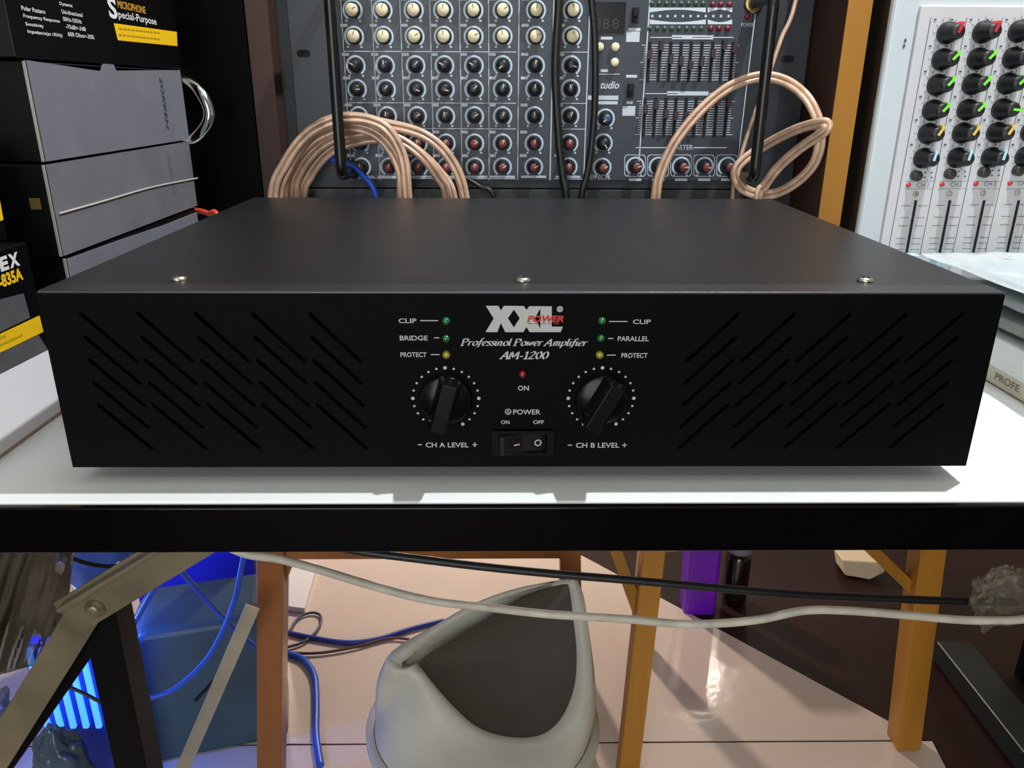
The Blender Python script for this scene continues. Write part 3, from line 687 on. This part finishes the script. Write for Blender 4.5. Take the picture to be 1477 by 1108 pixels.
m = MB(); a = atx(1, 391, XF); b = atx(29, 384, XF); text(m, 'E', Vector((XF, a.y, (a.z+b.z)/2)), EY, EZ, (b.y-a.y)*.43, .0082, bold=.05); m.build('white_letter', inkw, fb)
m = MB(); text(m, 'X', Vector((XF, a.y+(b.y-a.y)*.48, (a.z+b.z)/2)), EY, EZ, (b.y-a.y)*.52, .0082, bold=.05); m.build('white_letter', inkw, fb)
m = MB(); a = atx(-4, 416, XF); b = atx(34, 405, XF); text(m, 'I-835A', Vector((XF, a.y, (a.z+b.z)/2)), EY, EZ, b.y-a.y, .0075, bold=.04); m.build('yellow_lettering', yel, fb)
ub = thing('microphone_box', 'black carton with a yellow corner stripe at the left edge, above the printed carton', 'box', (-.40, .03, .863))
MB().box(-.46, -.3140, -.012, .1050, .8632, .925).build('box_body', MATS['gloss_black_carton'], ub, .0008)
MB().quad([atx(p[0], p[1], -.3137) for p in ((-60, 345), (5, 317), (0, 289), (-60, 318))]).build('yellow_stripe', yel, ub)
# black speaker cabinet with chrome handle behind the cartons
sc_ = thing('black_cabinet', 'black cabinet with a chrome grab handle standing behind the grey cartons', 'cabinet', (-.42, .56, TZ))
MB().box(-.60, -.262, .47, .73, TZ, 1.20).build('cabinet_body', mat('black_cabinet_paint', (7, 7, 8), .6, var=.2, scale=50, spec=.1), sc_, .004)
chrome = mat('chrome', (205, 215, 215), .12, 1)
hp = [at(p[0], p[1], y) for p, y in (((248, 112), .47), ((262, 113), .425), ((285, 128), .405), ((301, 157), .400), ((299, 178), .400), ((282, 198), .405), ((262, 204), .425), ((248, 203), .47))]
MB().tube(smooth(hp, 7), .0058, 14).build('handle', chrome, sc_)

# ------------------------------------------------------------------ white mixing console on the right
YC = .35
con = thing('mixing_console', 'white mixing console standing upright at the right with colour-tipped black knobs', 'mixer', (.47, .37, TZ))
wht = mat('white_enamel', (196, 204, 208), .4, var=.04, scale=8)
conpan = mat('console_panel_white', (200, 200, 202), .45, var=.04, scale=10)
cx0 = .3207; cx1 = .545
MB().box(cx0, cx1, YC, YC+.045, TZ+.001, 1.10).build('housing', wht, con, .004)
MB().box(cx0-.0006, cx0-.0001, YC+.006, YC+.044, TZ+.003, 1.095).build('side_cheek', mat('console_side_black', (8, 8, 10), .5), con)
px0 = at(1305, 130, YC).x
MB().box(px0, cx1-.02, YC-.004, YC-.0002, TZ+.002, at(1400, 8, YC).z).build('control_panel', conpan, con, .0015)
YQ = YC-.0042
def cpx(c, y): return c + (718-c)*(y-47)/3600*1.06
ccol = [1366+51.5*k for k in range(5)]; crow = [47.7, 86, 122.5, 159, 192.5, 228]
ckn = MB().lathe([(.0092, 0), (.0088, .004), (.0074, .006), (.0060, .0175), (.0053, .0188), (.001, .0190)], 24)
ckm = ckn.mesh('knob', mat('console_knob_black', (20, 20, 22), .45))
cp = {}
for nm, c in (('red', (214, 40, 60)), ('green', (128, 226, 70)), ('yellow', (226, 190, 90)), ('blue', (178, 222, 232))):
    cp[nm] = MB().box(-.0010, .0010, -.0197, -.0186, -.001, .0066).box(-.0010, .0010, -.019, -.008, .0060, .0080).mesh('pointer', mat(nm+'_pointer', c, .45))
tick = MB()
for k in range(11):
    a = math.radians(-150+30*k); d = Vector((math.sin(a), 0, math.cos(a))); n = Vector((-d.z, 0, d.x))*.00025
    tick.quad([d*.0100-n, d*.0122-n, d*.0122+n, d*.0100+n])
tkm = tick.mesh('tick_marks', mat('console_ink', (84, 86, 90), .6))
kk = ['red', 'green', 'green', 'green', 'yellow', 'blue']
angs = [20, 42, 42, 42, 30, 10]
for j, y in enumerate(crow):
    for i, c in enumerate(ccol):
        x = cpx(c, y)*1.0 - (0 if j < 6 else 0); p = at(x, y-i*1.2*(1-j*.1), YQ); o_ = inst('knob', ckm, con, (p.x, YQ, p.z))
        inst('tick_marks', tkm, o_, (0, -.0003, 0), local=True)
        a_ = angs[j] if not (j == 3 and i == 2) else 95
        inst('pointer', cp[kk[j]], o_, (0, 0, 0), (0, math.radians(a_), 0), local=True)
m = MB()
def cl(a, b, w=.9): pline(m, a, b, w, YQ-.0003)
for i in range(6):
    c = 1339+51.5*i; cl((cpx(c, 25), 25), (cpx(c, 420), 420), .8)
btnm = MB().lathe([(.0046, 0), (.0046, .006), (.0038, .0068), (.001, .0069)], 16).mesh('push_button', mat('olive_button', (44, 46, 38), .5))
rl = MB().lathe([(.0022, 0), (.0020, .0012), (.0004, .0022)], 12).mesh('peak_light', mat('red_lens', (206, 48, 56), .3))
slm = mat('console_slot', (14, 16, 18), .8)
capm_ = mat('pale_blue_fader', (178, 206, 216), .4)
numr = MB()
for i, c in enumerate((1319.6, 1368, 1416.8, 1466, 1515)):
    p = at(c, 253-i*2.4, YQ); inst('push_button', btnm, con, (p.x, YQ, p.z))
    p = at(c-9.5, 267-i*.8, YQ); inst('peak_light', rl, con, (p.x, YQ, p.z))
    text_y(m, 'CH.%d' % (i+1), c+2, c+19, 270-i*.8, 263.5-i*.8, YQ-.0001)
    for dx, dy in ((15, -4), (24, -4), (14, 3), (24, 3)): prect(m, (c+dx-1.6, 253+dy+1.2-i*1.5), (c+dx+1.6, 253+dy-1.2-i*1.5), YQ-.0003)
    ring(numr, c+1.5, 280-i*.6, 4.2, 3.3, Y=YQ-.0003, n=16); text_y(numr, str(i+1), c, c+3, 282-i*.6, 277.6-i*.6, YQ-.0001)
    t0 = at(c+.8, 289, YQ); t1 = at(c-13, 372, YQ); xm = (t0.x+t1.x)/2
    so = MB().box(xm-.0011, xm+.0011, YQ-.0006, YQ, t1.z, t0.z).build('fader_slot', slm, con)
    fc = at(c-11, 372, YQ); MB().box(xm-.0075, xm+.0075, YQ-.012, YQ-.0007, fc.z-.006, fc.z+.005).build('fader_cap', capm_, so, .001)
    for k, y in enumerate((297, 314, 326, 344, 352, 360)):
        for s_ in (-1, 1):
            xx = c+1-(y-288)*.17+s_*11.5; cl((xx-6.5, y-i*.6), (xx+6.5, y-i*.6), .8)
    cl((c-14, 262), (c+27, 261.5), .5); cl((c-15, 272.5), (c+26, 272), .5)
for j, y in enumerate(crow):
    for i, c in enumerate(ccol):
        for dx in (-17, 7): prect(m, (cpx(c, y)+dx-2, y-18), (cpx(c, y)+dx+2.5, y-20.5), YQ-.0003)
numr.build('channel_numbers', mat('olive_ink', (120, 116, 84), .6), con)
m.build('panel_print', MATS['console_ink'], con)
m = MB(); p = at(1304.5, 62.5, YC)
for dz in (.0022, -.0022): m.add([Vector((p.x+.0012*math.cos(j*.5236)+dz*.1, YC-.0004, p.z+dz+.0016*math.sin(j*.5236))) for j in range(12)], [tuple(range(12))])
m.build('rim_mark', MATS['console_ink'], con)

# ------------------------------------------------------------------ packs in front of the console
pack_w = mat('white_pack', (226, 226, 224), .35, var=.05, scale=12)
pk = thing('flat_carton', 'flat white carton with a beige lettered band at the right edge of the counter', 'box', (.42, .16, TZ))
KX = .3480
MB().box(KX, .52, .06, .245, TZ+.0005, TZ+.034).build('box_body', pack_w, pk, .0012)
band = MB().box(KX-.0005, KX-.0001, .061, .244, TZ+.0012, TZ+.0125).build('beige_band', mat('beige_band', (206, 196, 172), .55), pk)
MB().box(KX-.0006, KX-.0001, .0602, .2448, TZ+.0004, TZ+.0012).build('bottom_edge', mat('brown_edge', (150, 118, 92), .7), pk)
m = MB(); a = atx(1434, 549, KX-.0006); text(m, 'PROFE', Vector((KX-.0006, a.y, TZ+.0052)), -EY, EZ, .0285, .0052, bold=.01); m.build('band_lettering', mat('grey_ink', (110, 108, 104), .6), band)
clear = film('clear_film', (206, 214, 216), .1, .22)
def pillow(x0, x1, y0, y1, z0, z1, seed, nx=26, ny=26, amp=.004, fold=1.0):
    vs = []; fs = []
    for side in (0, 1):
        for j in range(ny+1):
            for i in range(nx+1):
                u, v_ = i/nx, j/ny; e = min(1, 5*min(u, 1-u))**.5*min(1, 5*min(v_, 1-v_))**.5
                x = x0+(x1-x0)*u; y = y0+(y1-y0)*v_; zm = (z0+z1)/2
                nz = noise.noise(Vector((u*6+seed, v_*6, side*3.1)))*amp*fold + abs(noise.noise(Vector((u*17+seed, v_*13, side*7.7))))*amp*.7
                z = zm + ((z1-zm)*e+nz*e if side else (z0-zm)*e)
                vs.append(Vector((x+noise.noise(Vector((v_*5, seed, 1)))*.003, y+noise.noise(Vector((u*5, seed, 2)))*.003, z)))
    n1 = (nx+1)*(ny+1)
    for side in (0, 1):
        for j in range(ny):
            for i in range(nx):
                a = side*n1+j*(nx+1)+i; q_ = (a, a+1, a+nx+2, a+nx+1); fs.append(q_ if side else tuple(reversed(q_)))
    return MB().add(vs, fs, True)
wr = thing('shrink_wrapped_pack', 'clear plastic-wrapped pack lying on the flat white carton', 'package', (.43, .17, TZ+.031))
MB().box(.3580, .52, .075, .225, TZ+.0365, TZ+.0450).build('card_insert', mat('cream_card', (214, 210, 192), .5), wr, .001)
pillow(.3460, .53, .062, .236, TZ+.0348, TZ+.0500, 1.3, amp=.0015).build('wrapper', clear, wr)
wr = thing('shrink_wrapped_pack', 'grey banded plastic-wrapped pack in the middle of the pile beside the console', 'package', (.43, .16, TZ+.052))
MB().box(.3560, .52, .080, .225, TZ+.0545, TZ+.0620).build('card_insert', mat('grey_card', (150, 152, 144), .5, rgb2=(196, 196, 184), scale=30), wr, .001)
pillow(.3440, .53, .066, .238, TZ+.0522, TZ+.0675, 4.3, amp=.0015).build('wrapper', clear, wr)
wr = thing('plastic_bag', 'crumpled clear plastic bag on top of the pile in front of the console faders', 'bag', (.43, .16, TZ+.070))
milky = film('milky_film', (214, 220, 222), .12, .45)
pillow(.3360, .56, .090, .262, TZ+.0700, TZ+.0800, 7.7, 34, 34, .005).build('bag_film', milky, wr)
m = pillow(.350, .50, .120, .230, TZ+.0720, TZ+.0770, 2.2, amp=.002); m.build('bag_contents', mat('pale_blue_card', (150, 186, 196), .5), wr)

# ------------------------------------------------------------------ under the counter
hc = mat('grey_white_cable', (196, 190, 172), .5, var=.25, scale=60)
P = [(190, 712), (260, 752), (345, 796), (400, 806), (460, 822), (540, 846), (620, 866), (700, 876), (790, 886), (900, 893), (980, 900), (1045, 899), (1100, 893), (1160, 881), (1220, 881), (1300, 887), (1380, 894), (1430, 895), (1500, 890), (1700, 850), (2000, 790)]
pp = px_path(P, .035, .03)
cable('white_cable', 'thick white cable sagging below the counter front edge', pp, .0026, hc, k=6)
P = [(330, 716), (420, 768), (500, 792), (600, 806), (700, 818), (800, 828), (920, 838), (1040, 849), (1150, 858), (1260, 863), (1370, 867), (1440, 868), (1500, 862), (1700, 820), (1960, 750)]
cable('black_cable', 'thin black cable hanging beneath the counter, above the white cable', px_path(P, .06, .05), .0027, blackc, k=6)
# crumpled tape round the cables
def crumple(name, label, cat, c, size, seed, m, n=56, amp=.35):
    mb = MB(); vs = []; fs = []
    for j in range(n+1):
        for i in range(n):
            th = 2*math.pi*i/n; ph = math.pi*j/n; d = Vector((math.sin(ph)*math.cos(th), math.sin(ph)*math.sin(th), math.cos(ph)))
            r_ = 1+amp*noise.noise(d*2.3+Vector((seed, 0, 0)))+amp*.7*abs(noise.noise(d*4.5+Vector((0, seed, 0))))-amp*.2*abs(noise.noise(d*7+Vector((seed, seed, 0))))
            vs.append(Vector(c)+Vector((d.x*size[0], d.y*size[1], d.z*size[2]))*r_)
    for j in range(n):
        for i in range(n): fs.append((j*n+i, j*n+(i+1) % n, (j+1)*n+(i+1) % n, (j+1)*n+i))
    mb.add(vs, fs, True); o_ = mb.build(name, m); return tag(o_, label, cat)
tape = film('clear_tape', (150, 140, 120), .12, .18)
crumple('tape_wad', 'crumpled clear tape binding the two cables at the right edge', 'tape', at(1446, 862, .045), (.019, .010, .020), 3.3, tape)
dirty = film('dirty_bag_film', (84, 77, 62), .22, .5)
# clear plastic bag at the lower left
bag = thing('plastic_bag', 'dusty clear plastic bag hanging below the counter at the far left', 'bag', at(30, 960, .06))
mb = MB(); vs = []; fs = []; n = 40
for j in range(n+1):
    for i in range(n+1):
        u, v_ = i/n, j/n
        pxx = -60+170*u-25*v_*v_*u; pyy = 690+300*v_-40*u*v_
        dep = .17+.03*noise.noise(Vector((u*3, v_*2, 1)))+.020*abs(noise.noise(Vector((u*7+v_*3, v_*1.5, 5))))+.004*noise.noise(Vector((u*16+v_*9, v_*6, 3)))
        vs.append(at(pxx, pyy, dep))
for j in range(n):
    for i in range(n): a = j*(n+1)+i; fs.append((a, a+1, a+n+2, a+n+1))
o_ = mb.add(vs, fs, True).build('bag_film', dirty, bag); sd = o_.modifiers.new('thickness', 'SOLIDIFY'); sd.thickness = .0004
crumple('plastic_parcel', 'crumpled plastic-wrapped parcel below the steel brace at the lower left', 'parcel', atz(-30, 1050, .055), (.060, .045, .046), 8.1, mat('olive_wrap', (120, 104, 74), .25, var=.5, scale=18, bump=.4, bscale=40))
crumple('crumpled_bag', 'slate blue crumpled plastic bag below the glowing blue panel', 'bag', at(92, 1112, .40), (.034, .026, .064), 5.1, mat('slate_bag', (58, 76, 92), .22, var=.5, scale=18), amp=.22)

# blue led lamp
ledp = thing('blue_led_panel', 'glowing blue LED panel with bright vertical strips near the floor', 'lamp', at(110, 1000, .46))
a = at(62, 1052, .46); b = at(165, 930, .46)
MB().box(a.x, b.x, .462, .478, .004, b.z).build('backing', mat('blue_panel_back', (20, 60, 200), .4), ledp)
gl = mat('blue_led_glow', (70, 150, 255), .5, emit=1.6)
for k in range(7):
    x = a.x+(b.x-a.x)*(k+.5)/7; MB().box(x-.0035, x+.0035, .456, .4615, a.z+.004, b.z-.004).build('led_strip', gl, ledp, .001)
# teal device lit by it
tb = thing('teal_case', 'dark teal plastic case with a narrow slot on the floor under the counter', 'case', (-.45, .56, 0))
A_ = at(270, 925, .56)
Mt = Matrix.Translation((A_.x+.01, .60, 0)) @ Matrix.Rotation(.25, 4, 'Z')
mb = MB().prism([Mt @ Vector(p) for p in [(-.105, -.05, .0), (.105, -.05, .0), (.105, -.05, .20), (.085, -.05, .235), (-.080, -.05, .235), (-.105, -.05, .20)]], Mt.to_3x3() @ Vector((0, .12, 0)))
mb.build('case_body', mat('teal_plastic', (58, 84, 92), .35, var=.2, scale=14), tb, .012)
mb = MB().bar(Mt @ Vector((-.02, -.0506, .105)), Mt @ Vector((.025, -.0506, .150)), .005, .001); mb.build('case_slot', void_black, tb)
bb = thing('blue_plastic_box', 'deep blue plastic box standing behind the dark teal case', 'box', (at(320, 790, .84).x, .89, 0))
a = at(190, 816, .84); b = at(356, 700, .84); MB().box(a.x, b.x, .84, .94, .004, b.z).build('box_body', mat('deep_blue_plastic', (24, 34, 180), .35), bb, .004)
crumple('blue_bag', 'blue plastic bag behind the steel brace under the counter', 'bag', Vector((at(140, 812, .35).x, .35, .575)), (.072, .03, .112), 2.7, mat('blue_bag_film', (40, 100, 220), .2, var=.5, scale=20))
# cables under the counter
def floor_path(P): return [atz(x, y, .008) for x, y in P]
cable('blue_network_cable', 'bright blue cable slanting from the brace down to the aluminium strip', px_path([(232, 785), (258, 820), (300, 868), (345, 914), (385, 950)], .36, .56)+[atz(395, 1000, .009)], .0035, bluec)
cable('blue_network_cable', 'blue cable curving beside the teal case towards the floor', px_path([(352, 800), (340, 860), (322, 910), (295, 955), (250, 995), (190, 1022)], .44, .44)+[atz(160, 1092, .009)], .0036, bluec)
cable('blue_network_cable', 'blue cable hanging in a thin line behind the brace', px_path([(262, 790), (235, 830), (205, 880), (185, 925), (200, 960)], .42, .45)+[atz(196, 1096, .009)], .0030, bluec)
cable('black_wire', 'dark wire arcing past the blue bag at the upper left', px_path([(80, 790), (110, 808), (150, 817), (190, 815)], .27, .30), .0022, blackc)
cable('black_wire', 'dark wire crossing the glowing blue panel', px_path([(85, 985), (120, 1000), (165, 1022), (215, 1035)], .40, .40), .0022, blackc)
cable('blue_floor_cable', 'dark blue cable running across the pale floor towards the bin', floor_path([(412, 912), (450, 920), (500, 927), (545, 922), (590, 908), (640, 895)]), .0045, mat('navy_cable', (34, 54, 150), .4))
cable('blue_floor_cable', 'blue cable curling down the pale floor beside the stool leg', floor_path([(415, 943), (438, 952), (453, 975), (456, 1010), (456, 1060), (462, 1104)]), .0060, bluec)
cable('brown_floor_wire', 'thin brown wire lying across the pale floor', floor_path([(418, 942), (460, 942), (510, 934), (560, 921), (590, 922)]), .0025, mat('brown_wire', (74, 48, 40), .5))
cable('grey_floor_wire', 'small grey wire loop on the pale floor beside the stool leg', floor_path([(410, 935), (440, 925), (460, 905), (462, 888), (448, 884), (430, 892), (418, 910)]), .0026, mat('grey_wire', (70, 72, 96), .5))
# aluminium strip
al = tag(MB().bar(at(366, 872, .43), (at(262, 1120, .43).x-.040, .43, .005), .018, .006).build('aluminium_strip', mat('dull_aluminium', (182, 178, 160), .35, .8, var=.15, scale=20), bevel=.0008), 'bare aluminium strip leaning against the stool leg', 'metal strip')
wp = tag(MB().prism([atz(x, y, .004) for x, y in ((405, 880), (440, 885), (458, 820), (412, 812))], (0, 0, .012)).build('white_card', mat('white_card', (226, 224, 226), .6)), 'white card lying on the floor behind the left stool leg', 'card')

# wooden stools
wd_ = mat('varnished_wood', (150, 92, 42), .42, var=.35, scale=16, aniso=(1, 1, .12))
wd2 = mat('ochre_wood', (172, 118, 38), .42, var=.30, scale=16, aniso=(1, 1, .12))
def leg(mb, a, b, w): return mb.bar(a, b, w, w)
def stool(label, m, legs, rails, braces, seat):
    t_ = thing('wooden_stool', label, 'stool', ((legs[0][1][0]+legs[1][1][0])/2, .65, 0), 'wooden stools behind the counter')
    for a, b, w in legs: MB().bar(a, b, w, w).build('leg', m, t_, .002)
    for a, b, w in rails: MB().bar(a, b, w, .018).build('rail', m, t_, .001)
    for a, b in braces: MB().bar(a, b, .016, .014).build('brace', m, t_, .001)
    MB().box(*seat).build('seat', m, t_, .005)
A1 = (at(394, 800, .50), at(392, 1108, .50)); d = A1[1]-A1[0]; A1 = (A1[0]-d*.10, A1[0]+d*((.004-A1[0].z)/d.z))
A2 = at(817, 800, .60)
stool('brown wooden stool left of the bin with its near leg beside the aluminium strip', wd_,
      [(A1[0], A1[1], .034), (Vector((A2.x, .60, .42)), Vector((A2.x+.02, .60, .004)), .030), (Vector((at(394, 850, .78).x, .78, .42)), Vector((at(393, 900, .78).x, .78, .004)), .034), (Vector((at(818, 850, .78).x, .78, .42)), Vector((at(818, 900, .78).x, .78, .004)), .030)],
      [((A1[0].x, .50, .405), (A2.x, .60, .340), .045), ((at(394, 850, .78).x, .78, .405), (at(818, 850, .78).x, .78, .405), .03)],
      [(at(425, 785, .505), at(398, 852, .505))], (at(394, 850, .78).x-.02, at(818, 850, .78).x+.02, .485, .80, .4205, .447))
B1 = (at(940, 800, .50), at(906, 1100, .50)); d = B1[1]-B1[0]; B1 = (B1[0]-d*.12, B1[0]+d*((.004-B1[0].z)/d.z))
B2 = (at(1336, 800, .56), at(1302, 1080, .56)); d = B2[1]-B2[0]; B2 = (B2[0]-d*.12, B2[0]+d*((.004-B2[0].z)/d.z))
stool('ochre wooden stool right of the bin with splayed legs and corner braces', wd2,
      [(B1[0], B1[1], .029), (B2[0], B2[1], .036), (Vector((at(930, 850, .80).x, .80, .42)), Vector((at(922, 900, .80).x, .80, .004)), .026), (Vector((at(1330, 850, .80).x, .80, .42)), Vector((at(1318, 930, .80).x, .80, .004)), .03)],
      [((B1[0].x, .505, .402), (B2[0].x, .565, .398), .030), ((at(930, 850, .80).x, .80, .405), (at(1330, 850, .80).x, .80, .405), .03)],
      [(at(884, 780, .51), at(922, 885, .51)), (at(1245, 780, .565), at(1318, 850, .565))], (B1[0].x-.03, at(1330, 850, .80).x+.02, .485, .82, .4205, .447))

# swing-top bin
bn = thing('swing_bin', 'pale grey plastic swing-lid bin with a dark grey flap on the floor', 'bin', (-.035, .42, 0))
bin_m = mat('pale_grey_plastic', (190, 188, 172), .42, var=.12, scale=14)
BC = Vector((-.035, .42, 0)); RZ = .185; RR = .139
def lathe_z(prof, c, n=48):
    mb = MB(); vs = []; fs = []
    for r_, z in prof:
        for k in range(n): a = 2*math.pi*k/n; vs.append(Vector((c.x+r_*math.cos(a), c.y+r_*math.sin(a)*.93, z)))
    for i in range(len(prof)-1):
        for k in range(n): fs.append((i*n+k, i*n+(k+1) % n, (i+1)*n+(k+1) % n, (i+1)*n+k))
    return mb.add(vs, fs, True)
lathe_z([(.001, .004), (.112, .004), (.120, .02), (.140, RZ-.03), (.146, RZ-.012), (.1505, RZ-.010), (.1505, RZ), (.140, RZ+.001)], BC).build('bin_body', bin_m, bn)
# opening outline in the picture, mapped to a slanted plane of the lid
outl = [(832, 834), (800, 838), (740, 850), (680, 872), (620, 906), (578, 930), (556, 952), (572, 968), (596, 966), (618, 990), (650, 1030), (690, 1062), (735, 1076), (790, 1072), (828, 1044), (850, 1000), (852, 950), (848, 900), (842, 860)]
inl = [(820, 838), (796, 842), (745, 856), (690, 878), (632, 914), (594, 945), (576, 960), (588, 964), (602, 958), (625, 986), (655, 1020), (690, 1050), (735, 1064), (782, 1061), (812, 1035), (830, 990), (833, 940), (828, 890), (824, 855)]
pn = Vector((.10, -.80, .62)).normalized(); p0 = Vector((.0, .415, .285))
def on_plane(px, py, q0=p0):
    d = ray(px, py); return CAM + d*((q0-CAM).dot(pn)/d.dot(pn))
def resample(P, n=48):
    P = smooth(P+[P[0]], 6)[:-1]; cum = [0]; m_ = len(P)
    for i in range(m_): cum.append(cum[-1]+(P[(i+1) % m_]-P[i]).length)
    out = []; j = 0
    for k in range(n):
        s_ = cum[-1]*k/n
        while cum[j+1] < s_: j += 1
        out.append(P[j].lerp(P[(j+1) % m_], (s_-cum[j])/(cum[j+1]-cum[j])))
    return out
NO = 72
o3 = resample([on_plane(*p) for p in outl], NO); i3 = resample([on_plane(*p) - pn*.004 for p in inl], NO)
# base circle ordered to follow the outline
cen = sum(o3, Vector())/NO
def ang_(p): return math.atan2(p.y-cen.y, p.x-cen.x)
base = []
for p in o3:
    a = ang_(p); base.append(a)
# unwrap so that the base runs steadily round
tot = 0; un = [base[0]]
for k in range(1, NO):
    dlt = (base[k]-base[k-1]+math.pi) % (2*math.pi)-math.pi; un.append(un[-1]+dlt)
sgn = 1 if un[-1] > un[0] else -1
un2 = [un[0]+sgn*2*math.pi*k/NO for k in range(NO)]
un = [.6*u_+.4*w_ for u_, w_ in zip(un, un2)]
bc3 = [Vector((BC.x+RR*math.cos(a), BC.y+RR*.93*math.sin(a), RZ+.0012)) for a in un]
vs = []; rings_ = []
LV = 9
for l in range(LV+1):
    s_ = l/LV
    for k in range(NO):
        p = bc3[k].lerp(o3[k], s_); rad = Vector((p.x-BC.x, p.y-BC.y, 0)); rad = rad.normalized() if rad.length > 1e-4 else Vector()
        bulge = math.sin(math.pi*s_)*.006*max(0, min(1, (o3[k].z-RZ)/.08))
        vs.append(p+rad*bulge+EZ*bulge*.6)
fs = []
for l in range(LV):
    for k in range(NO): fs.append((l*NO+k, l*NO+(k+1) % NO, (l+1)*NO+(k+1) % NO, (l+1)*NO+k))
n0 = len(vs); vs += i3
for k in range(NO): fs.append((LV*NO+k, LV*NO+(k+1) % NO, n0+(k+1) % NO, n0+k))
n1 = len(vs); vs += [p - pn*.022 for p in i3]
for k in range(NO): fs.append((n0+k, n0+(k+1) % NO, n1+(k+1) % NO, n1+k))
fs.append(tuple(n1+k for k in range(NO)))
lid = MB().add(vs, fs, True).build('lid', bin_m, bn)
flp = [(826, 840), (800, 846), (750, 866), (690, 902), (640, 930), (604, 958), (625, 986), (655, 1020), (690, 1050), (735, 1064), (782, 1061), (812, 1035), (830, 990), (833, 940), (830, 890), (828, 860)]
f3 = resample([on_plane(*p) - pn*.006 for p in flp], NO); fc_ = sum(f3, Vector())/NO
vs = list(f3); fs = []
for s_, dp in ((.85, .006), (.6, .011), (.3, .014), (.05, .015)):
    vs += [fc_+(p-fc_)*s_-pn*dp for p in f3]
for l in range(4):
    for k in range(NO): fs.append((l*NO+k, l*NO+(k+1) % NO, (l+1)*NO+(k+1) % NO, (l+1)*NO+k))
fs.append(tuple(4*NO+k for k in range(NO)))
MB().add(vs, fs, True).build('swing_flap', mat('dark_grey_plastic', (66, 60, 50), .55, spec=.3, var=.1, scale=30), lid)
MB().lathe([(.0035, 0), (.0035, .003), (.002, .004)], 12, Matrix.Translation(on_plane(596, 938)-pn*.008)).build('pivot_pin', void_black, lid)

# things on the floor at the back right
def rbox(name, label, cat, px, py, w, d_, h, m, rz=0, parts=None):
    p = atz(px, py, 0); o_ = thing(name, label, cat, (p.x, p.y, 0)); Mx = Matrix.Translation((p.x, p.y+d_/2, .001)) @ Matrix.Rotation(rz, 4, 'Z')
    return o_, Mx
o_, Mx = rbox('purple_container', 'purple plastic container on the dark floor behind the right stool', 'container', 1009, 888, .062, .05, .2, None)
MB().prism([Mx @ Vector((a, b, 0)) for a, b in rounded(.062, .05, .008)], (0, 0, .20)).build('container_body', mat('purple_plastic', (110, 20, 190), .3, var=.25, scale=20), o_, .002)
MB().prism([Mx @ Vector((a, b, .2005)) for a, b in rounded(.068, .056, .008)], (0, 0, .012)).build('container_lid', mat('purple_lid', (90, 16, 150), .3), o_, .002)
o_, Mx = rbox('dark_bottle', 'dark bottle with a pale cap standing beside the purple container', 'bottle', 1063, 878, .05, .05, .2, None)
Ml = Mx @ Matrix.Rotation(-math.pi/2, 4, 'X')
MB().lathe([(.022, 0), (.024, .01), (.024, .10), (.020, .115)], 20, Ml).build('bottle_body', mat('dark_glass', (26, 14, 14), .15), o_)
MB().lathe([(.023, .1155), (.024, .118), (.024, .15), (.020, .155)], 20, Ml).build('bottle_cap', mat('slate_cap', (112, 118, 132), .35), o_)
o_, Mx = rbox('foam_block', 'chipped white foam block lying on the dark floor behind the right stool leg', 'block', 1248, 846, .07, .05, .05, None, -.2)
MB().prism([Mx @ Vector(p) for p in ((-.030, 0, .004), (.020, 0, .0), (.046, 0, .022), (.036, 0, .044), (-.040, 0, .040))], (0, .05, 0)).build('block_body', mat('white_foam', (226, 206, 176), .7, bump=.3, bscale=120), o_, .003)
a = atz(1344, 952, 0); b = atz(1470, 1120, 0)
tag(MB().bar((a.x+.03, a.y, .022), (b.x+.03, b.y-.04, .022), .060, .040, EZ).build('dark_channel_bar', mat('dark_green_steel', (22, 30, 30), .4, var=.3, scale=20), bevel=.003), 'dark steel channel bar lying on the floor at the lower right', 'metal bar')
